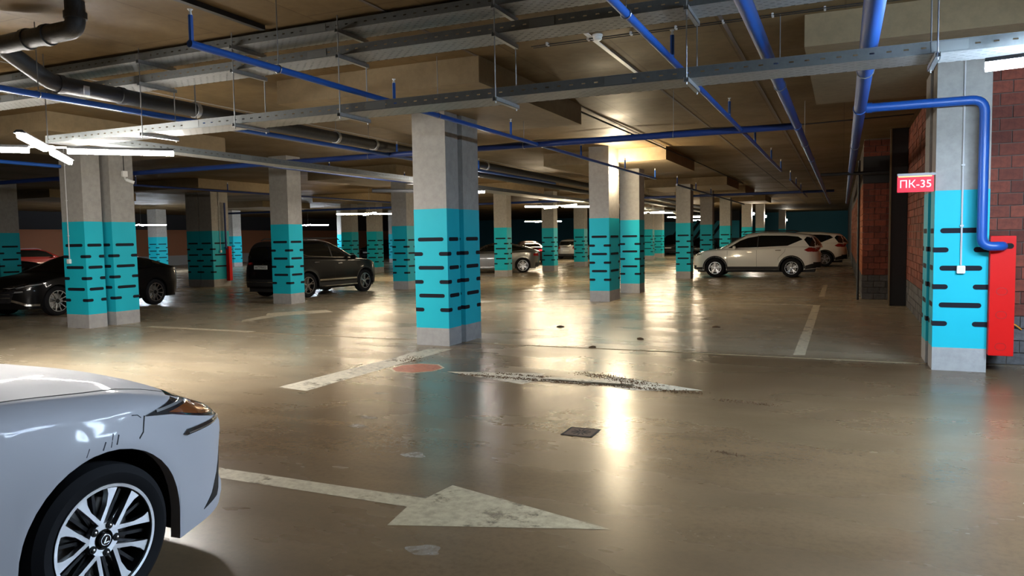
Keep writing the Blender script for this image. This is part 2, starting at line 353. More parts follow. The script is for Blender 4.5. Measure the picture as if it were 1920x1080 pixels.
C2 = column(-14.32, -13.68, 10.1, 10.5, 'front half of the split teal column at left behind the cross lamp, with socket box', DROP)
C2b = column(-14.34, -13.69, 10.72, 11.28, 'rear half of the split teal column at left, carrying the white camera', DROP)
column(-14.02, -13.42, 15.75, 16.3, 'single teal column standing in front of the black parked car with a rear plate')
column(-13.86, -13.28, 21.4, 21.95, 'shaded teal column just left of the large middle column', DROP)
C5 = column(-5.92, -5.40, 18.3, 19.25, 'teal column with the bright wall lamp on its side')
column(-5.95, -5.38, 21.3, 21.9, 'teal column directly right of the one with the bright wall lamp', DROP)
column(-5.85, -5.30, 28.8, 29.4, 'teal column in front of the nose of the white parked car', DROP)
column(-5.95, -5.40, 34.7, 35.2, 'teal column seen over the hood of the white car, nearest of three behind it')
column(-5.95, -5.40, 40.6, 41.2, 'teal column seen over the windscreen of the white car, with lamp streak', DROP)
column(-5.95, -5.35, 50.0, 50.7, 'distant teal column behind the roof of the white car, first lamp streak')
column(-5.95, -5.35, 58.4, 59.1, 'distant teal column behind the roof of the white car, second lamp streak')
column(-5.6, -5.0, 75.6, 76.2, 'farthest pale column by the dark end wall', dashes=False)
column(-13.86, -13.25, 29.45, 29.95, 'teal column in front of the dusty dark fastback car', DROP)
column(-13.60, -12.98, 34.45, 35.0, 'teal column right of the dusty dark fastback car')
column(-13.86, -13.25, 40.0, 40.6, 'teal column beside the small light hatchback far back', DROP)
column(-13.4, -12.8, 50.0, 50.6, 'distant teal column half hidden behind the column right of the bright lamp', DROP)
column(-12.9, -12.2, 52.0, 52.6, 'distant bright teal column left of the blue striped wall')
column(-13.6, -12.95, 58.5, 59.2, 'distant teal column in front of the blue striped wall')
C16 = column(-22.47, -21.85, 21.35, 22.2, 'dark unlit column with a slim red cabinet at its side')
column(-23.15, -22.53, 21.35, 22.2, 'left half of the dark unlit split column by the slim red cabinet')
column(-22.6, -22.0, 32.5, 33.1, 'shaded blue column behind the front of the black car with a rear plate')
column(-24.2, -23.55, 32.5, 33.1, 'left neighbour of the shaded blue column behind the black car')
column(-22.6, -22.0, 42, 42.6, 'shaded teal column far behind, left of the middle column')
column(-41.6, -40.8, 35.2, 36.0, 'far column by the orange brick wall, seen over the tail of the black sedan')
column(-39.8, -39.0, 40, 40.8, 'far column by the orange brick wall beside the grey steel door')
column(-32, -31.2, 42.5, 43.2, 'far shaded column left of the distant black car')
column(-26.9, -26.2, 16.2, 16.9, 'dark column seen left of the split column with the socket box')
column(-38.2, -37.4, 21.2, 22, 'dark column far left behind the red car')
column(-36.2, -35.4, 17.2, 18, 'dark column at far left edge behind the black parked car')
column(-31.4, -30.6, 48, 48.8, 'faint distant column right of the distant black car')
# expansion joint strips
o = MB().box((-5.5, 10.52, .0), (.97, 10.56, .004)).build('joint_strip', 'concrete_drop'); tag(o, 'thin pale joint strip in the floor between the middle and right columns', 'floor joint')
o = MB().box((-13.68, 10.55, 0), (-6.13, 10.59, .004)).build('joint_strip', 'concrete_drop'); tag(o, 'thin pale joint strip in the floor between the left and middle columns', 'floor joint')

# ---------------------------------------------------------------- lamps
def star_lamp(x, y, z, mat, label, rot=0.0, off=(), arms=4):
    root = empty('star_lamp', (x, y, z), rot); tag(root, label, 'lamp', 'cross shaped tube lamps')
    MB().lathe([(0, .03), (.07, .03), (.07, -.02), (0, -.02)], 12, 'z').build('hub', 'plastic_white', root, True)
    MB().tube([(0, 0, .03), (0, 0, SLAB-z)], .006, 6).build('suspension_rod', 'rod', root)
    for k in range(arms):
        a = PI/4+k*PI/2; c, s = math.cos(a), math.sin(a)
        tf = lambda r, t, h: (r*c-t*s, r*s+t*c, h)
        mb = MB(); prof = [(.056, -.004), (.056, .002), (.026, .03), (-.026, .03), (-.056, .002), (-.056, -.004)]
        mb.prism([(t, h) for t, h in prof], .20, 1.37, lambda t, h, r: tf(r, t, h))
        arm = mb.build('tube_housing', 'lamp_case', root)
        mb = MB(); pr = [(.028, 0), (.027, -.045), (.018, -.058), (-.018, -.058), (-.027, -.045), (-.028, 0)]
        mb.prism(pr, .20, 1.37, lambda t, h, r: tf(r, t, h)); mb.build('diffuser', 'lamp_case' if k in off else mat, arm, True)
        MB().tube([tf(.06, 0, .015), tf(.21, 0, .015)], .012, 6).build('arm_bracket', 'plastic_white', root)
ZL = 2.82
star_lamp(-8.72, 6.03, ZL, 'lamp_bright', 'cross of four bright LED tubes in front of the left split column')
star_lamp(-8.98, 15.54, ZL, 'lamp_neutral', 'cross of LED tubes half hidden behind the middle column, one arm seen dark', off=(2,))
star_lamp(-9.55, 26.01, ZL, 'lamp_warm', 'cross of bright tubes between the middle column and the wall lamp column')
star_lamp(-8.72, 36.29, ZL, 'lamp_warm', 'small bright cross lamp right of the two teal columns with the wall lamp')
star_lamp(2.24, 5.93, ZL, 'lamp_cool_bright', 'cross of cool white LED tubes at the upper right beside the brick wall', .576)
star_lamp(-18.43, 26.74, ZL, 'lamp_warm', 'cross lamp over the hood of the black car with a rear plate, seen end on')
star_lamp(-19.01, 48.45, ZL, 'lamp_warm', 'small far cross lamp above the dusty fastback car')
star_lamp(-10.03, 57.44, ZL, 'lamp_warm', 'far cross lamp before the blue striped wall')
star_lamp(-8.88, 47.00, ZL, 'lamp_warm', 'far cross lamp behind the column right of the wall lamp')
star_lamp(-33.63, 41.46, ZL, 'lamp_cool', 'far pale cross lamp above the roof of the black car with a rear plate')
star_lamp(-37.81, 31.53, ZL, 'lamp_cool', 'far bluish tube lamp right of the left split column')
def wall_lamp(x, y, z, mat, label):
    root = empty('wall_lamp', (x, y, z)); tag(root, label, 'wall lamp', 'bulkhead lamps on columns')
    MB().box((0, -.06, -.05), (.035, .06, .05)).build('back_box', 'plastic_white', root)
    me = MB().lathe([(0, .10), (.05, .095), (.066, .05), (.066, .0), (.05, -.05), (0, -.07)], 14, 'z').mesh('globe'); me.transform(Matrix.Translation((.085, 0, 0)))
    obj('globe', me, mat, root, True)
wall_lamp(-5.395, 18.62, 3.24, 'wall_lamp', 'glaring warm lamp fixed high on the side of the teal column')
wall_lamp(-5.345, 50.3, 2.95, 'wall_lamp_far', 'left of the three distant glaring column lamps above the white car')
wall_lamp(-5.345, 58.7, 2.95, 'wall_lamp_far', 'middle of the three distant glaring column lamps above the white car')
wall_lamp(-4.995, 75.9, 2.95, 'wall_lamp_far', 'right of the three distant glaring column lamps above the white car')

# ---------------------------------------------------------------- cable trays and hangers
def tray(name, o3, L, W, label, along='x', mat2='tray_bottom'):
    root = empty(name, o3, 0 if along == 'x' else PI/2); tag(root, label, 'cable tray', 'slotted cable trays')
    MB().box((0, 0, 0), (L, W, .0015)).build('tray_floor', 'tray_bottom', root)
    for y in (0, W): 
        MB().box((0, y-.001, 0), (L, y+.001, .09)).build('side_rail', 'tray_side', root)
        MB().box((0, y-.008 if y else 0, .088), (L, y if y else .008, .091)).build('rail_lip', 'galvanised', root)
    n = int(L/2.5)
    for k in range(1, n+1):
        if k*2.5 < L-.1: MB().box((k*2.5-.12, -.004, .012), (k*2.5+.12, -.001, .08)).build('splice_plate', 'tray_plain', root)
    return root
TY, TW = 6.4, .38
tray('cable_tray', (-9.3, TY, 2.96), 12.2, TW, 'lowest slotted cable tray crossing the whole view under the ceiling')
tray('cable_tray', (-12.5, TY, 3.545), 15.6, TW, 'middle slotted cable tray of the three stacked ones at the top')
tray('cable_tray', (-12.5, TY, 3.80), 15.6, TW, 'highest slotted cable tray right under the ceiling')
tray('cable_tray', (-8.72, TY+TW+.02, 2.96), 40, .30, 'pale cable tray running back from the left cross lamp', 'y')
tray('cable_tray', (-9.3, 15.5, 3.0), 40, .30, 'dim cable tray running back behind the middle column', 'y')
for X, full, nm in ((-7.52, 1, 'leftmost, above the cross lamp'), (-6.1, 1, 'second from the left, by the black pipe'), (-4.7, 1, 'third from the left, above the middle column'), (-2.95, 1, 'just right of the middle column'), (-1.2, 1, 'where a thin blue pipe passes'), (.62, 0, 'beside the thick blue pipe and right column')):
    h = empty('tray_hanger', (X, TY, 0)); tag(h, 'steel tray hanger on rods, '+nm, 'hanger', 'trapeze hangers of the cable trays')
    for z in ((2.918, 3.503, 3.758) if full else (2.918,)):
        mb = MB(); mb.box((-.02, -.07, z), (.02, TW+.09, z+.004)); mb.box((-.02, -.07, z), (-.017, TW+.09, z+.04)); mb.box((.017, -.07, z), (.02, TW+.09, z+.04)); mb.build('channel', 'galvanised', h)
    for y in (-.045, TW+.06): MB().tube([(0, y, 2.90), (0, y, SLAB)], .006, 6).build('threaded_rod', 'rod', h)

# ---------------------------------------------------------------- pipes
def pipe(name, path, r, mat, label, cat='pipe', risers=(), rise=.22, seg=12, cols=(), hang=(), bendr=.12, rm=None, group=None):
    root = empty(name, path[0]); o = Vector(path[0]); tag(root, label, cat, group)
    P = [Vector(p)-o for p in (bend(path, bendr) if len(path) > 2 else path)]
    MB().tube(P, r, seg).build('pipe_run', mat, root, True)
    for p in risers:
        q = Vector(p)-o; a = MB().tube([q, q+Vector((0, 0, rise))], r*.62, 8).build('sprinkler_riser', rm or mat, root, True)
        b = MB().lathe([(0, 0), (r*.5, 0), (r*.3, .03), (r*.75, .045), (0, .05)], 8, 'z').build('sprinkler_head', 'cap_white', a); b.location = q+Vector((0, 0, rise))
    for p in cols:       # couplings or clamps: (point, direction)
        q = Vector(p[0])-o; d = Vector(p[1]).normalized(); MB().tube([q-d*.03, q+d*.03], r*1.16, seg).build('coupling', p[2] if len(p) > 2 else mat, root, True)
    for p in hang:
        q = Vector(p)-o; k = MB().tube([q+Vector((0, 0, r)), (q.x, q.y, SLAB-o.z)], .005, 6).build('hanger_rod', 'rod', root)
        ring = MB().tube([q+Vector((math.cos(a)*(r+.006), 0, math.sin(a)*(r+.006))) if abs(P[-1].y-P[0].y) > abs(P[-1].x-P[0].x) else q+Vector((0, math.cos(a)*(r+.006), math.sin(a)*(r+.006))) for a in np.linspace(0, 2*PI, 13)], .005, 5, False).build('hanger_ring', 'rod', root)
    return root
ZP = 3.2
SPR = 'sprinkler lines under the ceiling'
def ys(a, b, s): return [a+k*s for k in range(int((b-a)/s)+1)]
pipe('sprinkler_pipe', [(-.62, 3.0, ZP), (-.62, 42, ZP)], .055, 'pipe_blue', 'thick blue main pipe running back, left one of the two at right', cols=[((-.62, 11.65, ZP), (0, 1, 0)), ((-.62, 7.4, ZP), (0, 1, 0)), ((-.62, 17, ZP), (0, 1, 0))], hang=[(-.62, 8.4, ZP), (-.62, 14, ZP)], group=SPR)
pipe('sprinkler_pipe', [(.17, 2.5, 3.117), (.17, 40, 3.117)], .068, 'pipe_blue', 'thickest blue pipe running back nearest the right column', cols=[((.17, 9.9, 3.117), (0, 1, 0))], hang=[(.17, 7.6, 3.117), (.17, 14, 3.117)], group=SPR)
pipe('hose_cabinet_pipe', [(.17, 9.9, 3.117), (1.44, 9.9, 3.117), (1.44, 9.9, 1.47), (1.66, 9.9, 1.47), (1.66, 10.2, 1.47)], .052, 'pipe_blue', 'bright blue pipe bending down the right column into the red cabinet', cols=[((.27, 9.9, 3.117), (1, 0, 0))], bendr=.14)
pipe('sprinkler_pipe', [(-32, 11.65, ZP), (-.62, 11.65, ZP)], .05, 'pipe_navy', 'dark blue cross pipe passing behind the middle column', hang=[(-4.9, 11.65, ZP), (-2.4, 11.65, ZP), (-8.0, 11.65, ZP)], group=SPR)
pipe('sprinkler_pipe', [(-30, 30, ZP), (-.3, 30, ZP)], .05, 'pipe_navy', 'second dark cross pipe farther back above the white car', group=SPR)
pipe('sprinkler_pipe', [(-4.65, 4.40, ZP), (-4.65, 20.2, ZP)], .03, 'pipe_blue', 'thin blue branch pipe passing diagonally in front of the middle column', risers=[(-4.65, 4.42, ZP), (-4.65, 7.3, ZP), (-4.65, 10.55, ZP), (-4.65, 13.9, ZP), (-4.65, 17.1, ZP), (-4.65, 20.15, ZP)], hang=[(-4.65, 5.4, ZP), (-4.65, 8.3, ZP)], group=SPR)
pipe('sprinkler_pipe', [(-1.4, 3.5, ZP), (-1.4, 19.6, ZP)], .03, 'pipe_blue', 'thin blue branch pipe running back left of the thick main pipe', risers=[(-1.4, 6.75, ZP), (-1.4, 10.4, ZP), (-1.4, 13.6, ZP), (-1.4, 16.8, ZP), (-1.4, 19.5, ZP)], hang=[(-1.4, 5.2, ZP)], group=SPR)
pipe('sprinkler_pipe', [(-7.55, 3.9, ZP), (-7.55, 20.2, ZP)], .032, 'pipe_blue', 'blue branch pipe below the black insulated drain pipe', risers=[(-7.55, 8.4, ZP), (-7.55, 11.9, ZP), (-7.55, 15.3, ZP)], hang=[(-7.55, 5.15, ZP), (-7.55, 7.2, ZP)], group=SPR)
pipe('sprinkler_pipe', [(-14.0, 5, ZP), (-14.0, 9.9, ZP)], .035, 'pipe_blue', 'short blue pipe at far left above the cross lamp', group=SPR)
pipe('sprinkler_pipe', [(-10.7, 11.7, ZP), (-10.7, 26, ZP)], .03, 'pipe_navy', 'dim branch pipe between the left and middle columns', risers=[(-10.7, 14, ZP), (-10.7, 17.2, ZP), (-10.7, 20.4, ZP)], group=SPR)
pipe('sprinkler_pipe', [(-16.9, 11.7, ZP), (-16.9, 26, ZP)], .03, 'pipe_navy', 'dim branch pipe above the black car with a rear plate', risers=[(-16.9, 14, ZP), (-16.9, 17.2, ZP)], group=SPR)
pipe('sprinkler_pipe', [(-1.4, 23, ZP), (-1.4, 34, ZP)], .03, 'pipe_navy', 'far thin branch pipe hanging above the white car', risers=[(-1.4, 23.1, ZP), (-1.4, 26, ZP), (-1.4, 29, ZP)], group=SPR)
pipe('sprinkler_pipe', [(-4.65, 23, ZP), (-4.65, 40, ZP)], .03, 'pipe_navy', 'far thin branch pipe beside the distant drop panels', risers=[(-4.65, 23.1, ZP), (-4.65, 26.3, ZP), (-4.65, 29.5, ZP)], group=SPR)
d = pipe('drain_pipe', [(-6.6, 4.9, SLAB), (-6.6, 4.9, 3.68), (-7.72, 4.9, 3.66), (-7.72, 5.0, 3.6), (-7.72, 5.42, 3.385), (-7.72, 48, 3.3)], .088, 'insulation', 'black insulated drain pipe descending from the ceiling and running back on the left', bendr=.10, seg=16,
     cols=[((-7.72, 5.5, 3.385), (0, 1, 0)), ((-7.72, 6.25, 3.384), (0, 1, 0)), ((-7.72, 7.35, 3.382), (0, 1, 0), 'tape'), ((-7.72, 8.3, 3.38), (0, 1, 0), 'tape'), ((-7.72, 10.3, 3.375), (0, 1, 0), 'tape'), ((-7.72, 11.4, 3.37), (0, 1, 0), 'tape'), ((-7.72, 16, 3.365), (0, 1, 0), 'tape'), ((-7.0, 4.9, 3.672), (1, 0, 0)), ((-7.3, 4.9, 3.668), (1, 0, 0)), ((-6.6, 4.9, 3.80), (0, 0, 1))], hang=[(-7.72, 7.35, 3.382), (-7.72, 10.3, 3.375)])
for y, z in ((5.75, 3.36), (13.0, 3.30)):
    q = MB().box((1.21, y-4.9-.035, z-SLAB-.06), (1.214, y-4.9+.035, z-SLAB+.04)); q.v = [(a-1.21-1.12+.095, b, c) for a, b, c in q.v]; q.build('paper_tag', 'paper_tag', d)
pipe('drain_pipe', [(-7.9, 15, 3.18), (-7.9, 48, 3.10)], .07, 'insulation', 'lower dark insulated pipe running back right of the middle column', seg=12)
pipe('service_pipe', [(.35, 20.2, .0), (.35, 20.2, 3.4)], .03, 'steel_dark', 'dark upright pipe against the brick pier')
pipe('service_pipe', [(-.5, 19.6, 3.05), (1.3, 19.6, 3.05)], .04, 'steel_dark', 'dark level pipe in front of the brick pier top')
# ceiling conduits, detector, channel
o = MB().tube([(-3.4, 8.35, SLAB-.02), (-2.62, 8.33, SLAB-.02), (1.2, 8.3, SLAB-.02)], .006, 6).build('cable_run', 'cable_black'); tag(o, 'thin dark cable clipped across the ceiling by the smoke detector', 'cable')
for k in range(8): MB().box((-3.2+k*.5, 8.31, SLAB-.034), (-3.18+k*.5, 8.38, SLAB)).build('cable_clip', 'plastic_grey', o)
o = MB().tube([(-3.4, 8.42, SLAB-.02), (1.2, 8.36, SLAB-.02)], .005, 6).build('cable_run', 'cable_black'); tag(o, 'second thin dark cable beside the first across the ceiling', 'cable')
o = MB().box((-2.68, 7.9, SLAB-.012), (-2.63, 11.5, SLAB)).build('cable_duct', 'plastic_white'); tag(o, 'white strip running back along the ceiling past the smoke detector', 'cable duct')
dt = empty('smoke_detector', (-2.56, 8.28, SLAB)); tag(dt, 'round white smoke detector on the ceiling right of the middle column', 'smoke detector')
MB().lathe([(0, 0), (.06, 0), (.06, -.02), (.05, -.022)], 16, 'z').build('base_ring', 'plastic_white', dt, True); MB().lathe([(.05, -.02), (.05, -.05), (.035, -.065), (0, -.068)], 16, 'z').build('sensor_head', 'plastic_white', dt, True)
o = MB().tube([(-14, 16.0, 3.86)]+[(-14+k*1.9, 16.0+.1*math.sin(k), 3.86-.05*(k % 2)) for k in range(1, 9)], .012, 6).build('cable_run', 'cable_black'); tag(o, 'sagging dark cable crossing the ceiling before the wall lamp', 'cable')
o = MB().tube([(-4.3, 12.6, 3.88), (-4.2, 16, 3.86), (-4.05, 24, 3.86), (-4.0, 34, 3.87)], .018, 6).build('cable_run', 'cable_black'); tag(o, 'bundled dark cable running back beside the drop panels', 'cable')
o = MB().box((-5.64, 4.6, SLAB-.05), (-5.58, 6.3, SLAB)).build('ceiling_channel', 'steel_dark'); tag(o, 'dark steel channel fixed to the ceiling above the thin blue branch pipe', 'channel')
# sockets, conduit, camera, sign, cabinets
def conduit(x, y, z0, z1, label, rz=0.0):
    r = empty('conduit_socket', (x, y, z0), rz); tag(r, label, 'socket box')
    MB().tube([(0, -.012, .05), (0, -.012, z1-z0)], .010, 8).build('conduit', 'plastic_grey', r, True)
    MB().box((-.042, -.05, -.045), (.042, 0, .045)).build('box', 'plastic_white', r, bevel=.006)
    MB().box((-.03, -.053, -.03), (.03, -.05, .03)).build('cover', 'cap_white', r)
    for k in range(3): MB().box((-.018, -.026, .5+k*.7), (.018, 0, .52+k*.7)).build('clip', 'plastic_grey', r)
conduit(1.265, 10.095, 1.20, DROP, 'white socket box on a conduit down the right column')
conduit(-14.13, 10.095, 1.34, DROP, 'white socket box on a conduit down the left split column')
conduit(-21.84, 21.72, 1.34, DROP, 'small socket box with conduit on the dark column by the slim red cabinet', PI/2)
cc = empty('security_camera', (-13.685, 11.05, 3.06)); tag(cc, 'white security camera on the rear half of the left split column', 'security camera')
MB().box((0, -.06, .0), (.06, .06, .12)).build('junction_box', 'plastic_white', cc, bevel=.006)
MB().tube([(.03, 0, 0), (.05, .0, -.06), (.09, .03, -.08)], .018, 8).build('arm', 'plastic_white', cc, True)
MB().tube([(.07, .0, -.06), (.16, .12, -.12)], .035, 12).build('barrel', 'plastic_white', cc, True); MB().tube([(.155, .113, -.117), (.166, .128, -.124)], .026, 12).build('lens', 'lens_dark', cc)
MB().tube([(.02, 0, .12), (.015, 0, .54)], .008, 6).build('cable', 'cable_black', cc)
sg = empty('exit_sign', (.775, 10.02, 2.22)); sg.name = 'hydrant_sign'; tag(sg, 'glowing red number sign sticking out from the right column', 'sign')
MB().box((-.19, -.012, -.105), (.19, .012, .085)).build('panel', 'sign_glow', sg, bevel=.003); MB().box((-.19, -.022, .085), (.20, .022, .115)).build('top_bar', 'sign_bar', sg, bevel=.003)
MB().box((-.18, -.014, .072), (.17, .014, .084)).build('led_strip', 'sign_led', sg); MB().box((.19, -.015, .09), (.22, .015, .11)).build('wall_bracket', 'sign_bar', sg)
text_mesh('lettering', 'ПК-35', .125, 'sign_text', sg, Matrix.Translation((0, -.0145, -.015)) @ Matrix.Rotation(PI/2, 4, 'X'))
def red_cabinet(x0, x1, y0, y1, z0, z1, label, ovals=True):
    r = empty('fire_cabinet', (x0, y0, z0)); W, D, Z = x1-x0, y1-y0, z1-z0; tag(r, label, 'fire cabinet')
    MB().box((0, 0, 0), (W, D, Z)).build('cabinet_body', 'cabinet_red', r, bevel=.004)
    def oval(cx, cz, hw, hh): return [(cx+(hw-hh)*(1 if -PI/2 <= a <= PI/2 else -1)+hh*math.cos(a), cz+hh*math.sin(a)) for a in list(np.linspace(-PI/2, PI/2, 9))+list(np.linspace(PI/2+1e-3, 3*PI/2, 9))]
    if ovals:
        MB().prism(oval(W*.66, Z-.115, .062, .032), -.0015, .003, lambda a, b, h: (a, h, b)).build('open_knockout', 'hole_black', r)
        for cz in (.955, .55+.115, .10+.01):
            z = {0: 0}; pts = oval(W*.48, {.955: .74, .665: .47, .11: .105}[round(cz, 3)], .055, .042)
            mb = MB(); inn = [((a-W*.48)*.92+W*.48, (b-(sum(p[1] for p in pts)/len(pts)))*.9+(sum(p[1] for p in pts)/len(pts))) for a, b in pts]
            for i in range(len(pts)):
                j = (i+1) % len(pts); mb.poly([(pts[i][0], -.001, pts[i][1]), (pts[j][0], -.001, pts[j][1]), (inn[j][0], -.001, inn[j][1]), (inn[i][0], -.001, inn[i][1])])
            mb.build('knockout_ring', 'cabinet_groove', r)
    return r
red_cabinet(1.545, 1.79, 10.0, 10.74, .215, 1.585, 'tall red fire hose cabinet between the right column and the brick wall')
red_cabinet(-21.845, -21.69, 22.0, 22.15, .2, 1.53, 'slim red cabinet beside the dark unlit column', False)
pipe('cabinet_pipe', [(-21.77, 21.95, 3.2), (-21.77, 21.95, 1.45), (-21.77, 22.05, 1.45)], .04, 'pipe_navy', 'dark blue pipe dropping to the slim red cabinet', bendr=.1)
o = MB().tube([(1.80, 10.76, .50), (1.86, 10.70, .53), (1.93, 10.72, .50), (2.0, 10.75, .44)], .008, 6).build('orange_cable', 'orange'); tag(o, 'short orange cable end poking out beside the red fire cabinet', 'cable')

# ---------------------------------------------------------------- floor markings
def mark(name, polys, mat, label, cat, z=.0015, group=None):
    mb = MB()
    for p in polys: mb.poly([(x, y, z) for x, y in p])
    o = mb.build(name, mat); tag(o, label, cat, group); return o
mark('arrow_marking', [[(-1.18, 3.98), (-2.38, 4.33), (-2.42, 4.04), (-4.6, 4.06), (-4.6, 3.88), (-2.45, 3.87), (-2.40, 3.57)]], 'arrow_paint', 'large pale arrow painted on the floor in the foreground', 'floor arrow')
mark('arrow_marking', [[(-4.51, 8.12), (-3.3, 7.68), (-3.25, 7.93), (-2.1, 7.93), (-2.1, 8.07), (-3.27, 8.07), (-3.3, 8.4)]], 'road_paint_worn', 'worn arrow pointing left, next to the red floor octagon', 'floor arrow')
mark('arrow_marking', [[(-1.34, 8.0), (-2.5, 8.5), (-2.55, 8.2), (-3.2, 8.2), (-3.2, 8.02), (-2.5, 7.95), (-2.05, 7.75)]], 'road_paint_worn', 'worn dirty arrow pointing right, in the middle of the floor', 'floor arrow')
mark('arrow_marking', [[(-10.89, 14.23), (-11.4, 14.6), (-12.3, 13.6), (-11.9, 13.1), (-11.75, 12.2), (-11.45, 11.9), (-11.5, 13.2), (-11.2, 13.7)]], 'road_paint', 'bent arrow on the floor beyond the left split column', 'floor arrow')
mark('arrow_marking', [[(-8.6, 17.0), (-8.1, 18.1), (-8.5, 17.9), (-9.3, 18.0), (-9.3, 17.5), (-8.9, 17.4)]], 'road_paint_worn', 'small pale arrow on the bright floor right of the middle column', 'floor arrow')
mark('line_marking', [[(-5.87, 6.62), (-5.42, 6.55), (-5.36, 9.85), (-5.72, 9.75)]], 'road_paint_worn', 'broad worn white line leading to the foot of the middle column', 'floor line')
mark('line_marking', [[(-.60, 18.5), (-.45, 18.5), (-.45, 10.78), (-.60, 10.78)]], 'road_paint', 'white bay line running back left of the brick wall', 'floor line')
mark('line_marking', [[(-.55, 25.8), (-.42, 25.8), (-.42, 21.0), (-.55, 21.0)]], 'road_paint', 'short white bay line before the white car', 'floor line')
mark('line_marking', [[(-5.2, 18.52), (-.6, 18.52), (-.6, 18.40), (-5.2, 18.40)]], 'road_paint_worn', 'faint cross line closing the empty bay', 'floor line')
mark('line_marking', [[(-12.78, 10.62), (-12.78, 10.80), (-9.98, 10.72), (-9.98, 10.52)]], 'road_paint', 'white line on the floor between the left and middle columns', 'floor line')
oc = empty('octagon_marking', (-5.0, 8.22, 0)); tag(oc, 'faded red octagon with a pale rim painted on the floor before the middle column', 'floor marking')
MB().poly([(.36*math.cos(a), .36*math.sin(a), .0015) for a in np.arange(8)*PI/4+PI/8]).build('pale_rim', 'road_paint', oc); MB().poly([(.325*math.cos(a), .325*math.sin(a), .0028) for a in np.arange(8)*PI/4+PI/8]).build('red_field', 'red_paint', oc)
for k, (x, y, r) in enumerate(((-4.55, 6.72, .09), (-4.05, 5.75, .09), (-3.95, 5.45, .10), (-3.0, 4.85, .10), (-2.02, 3.35, .10))):
    pts = [(x+r*(1+.25*math.sin(3*a+k))*math.cos(a), y+r*.62*(1+.2*math.cos(2*a+k))*math.sin(a)) for a in np.linspace(0, 2*PI, 18)[:-1]]
    mark('footprint_stain', [pts], 'pale_smudge', ('pale smudge nearest the red octagon', 'pale smudge before the middle column, upper of a pair', 'pale smudge before the middle column, lower of a pair', 'pale smudge above the foreground arrow', 'pale smudge below the foreground arrow')[k], 'stain', .001)
# brown dirt on the arrows: many crumbs, nobody could count them
mb = MB(); rg = random.Random(3)
def crumbs(x0, y0, x1, y1, n, sp):
    for _ in range(n):
        t_ = rg.random(); x = x0+(x1-x0)*t_+rg.gauss(0, sp*1.3); y = y0+(y1-y0)*t_+rg.gauss(0, sp*.55); s = rg.uniform(.004, .013)
        a = rg.random()*6; q = [(x+s*math.cos(a+k*2.1), y+s*math.sin(a+k*2.1), .002) for k in range(3)]; tp = (x, y, .002+s*.8); n0 = len(mb.v); mb.v += q+[tp]; mb.f += [(n0, n0+1, n0+3), (n0+1, n0+2, n0+3), (n0+2, n0, n0+3)]
crumbs(-4.2, 8.02, -1.35, 7.86, 900, .06); crumbs(-2.75, 8.55, -1.9, 8.05, 500, .09); crumbs(-3.9, 8.2, -3.2, 8.18, 150, .05); crumbs(-1.1, 7.6, -.6, 7.5, 150, .05); crumbs(-.9, 5.75, -.65, 5.7, 60, .03); crumbs(-5.4, 8.6, -5.5, 9, 120, .08)
o = mb.build('dirt_crumbs', 'dirt'); tag(o, 'brown dirt crumbs strewn over the worn floor arrows', 'dirt', kind='stuff')
for k, (x, y) in enumerate(((-4.75, 12.9), (-3.4, 10.6), (-2.95, 11.7), (-2.05, 13.6))):
    me = MB().lathe([(0, .0), (.05, .0), (.045, .018), (.015, .03), (0, .031)], 7, 'z').mesh('dirt_clod'); me.transform(Matrix.Scale(1.5, 4, (1, .3, 0)))
    o = obj('dirt_clod', me, 'dirt'); o.location = (x, y, 0); o.rotation_euler.z = k
    tag(o, ('dark dirt clod on the bright floor right of the middle column', 'dark dirt clod lying on the pale joint strip', 'small dark clod between the joint strip and the wall lamp column', 'dark clod in the empty bay')[k], 'dirt clod')
hc = empty('floor_hatch', (-2.01, 5.93, 0)); tag(hc, 'small square rusty iron drain grate set in the floor', 'drain grate')
mb = MB(); s = .135
for a, b in (((-s, -s), (s, -s+.018)), ((-s, s-.018), (s, s)), ((-s, -s), (-s+.018, s)), ((s-.018, -s), (s, s))): mb.box((*a, 0), (*b, .004))
mb.build('frame', 'iron_groove', hc); MB().box((-s+.018, -s+.018, 0), (s-.018, s-.018, .003)).build('plate', 'rust_iron', hc)
for k in range(6):
    a = k*PI/6; mb = MB(); mb.prism([(-.085, -.006), (-.02, -.006), (-.02, .006), (-.085, .006)], .003, .0042, lambda p, q, h, a=a: (p*math.cos(a)-q*math.sin(a), p*math.sin(a)+q*math.cos(a), h)); mb.prism([(.085, -.006), (.02, -.006), (.02, .006), (.085, .006)], .003, .0042, lambda p, q, h, a=a: (p*math.cos(a)-q*math.sin(a), p*math.sin(a)+q*math.cos(a), h)); mb.build('slot', 'iron_groove', hc)

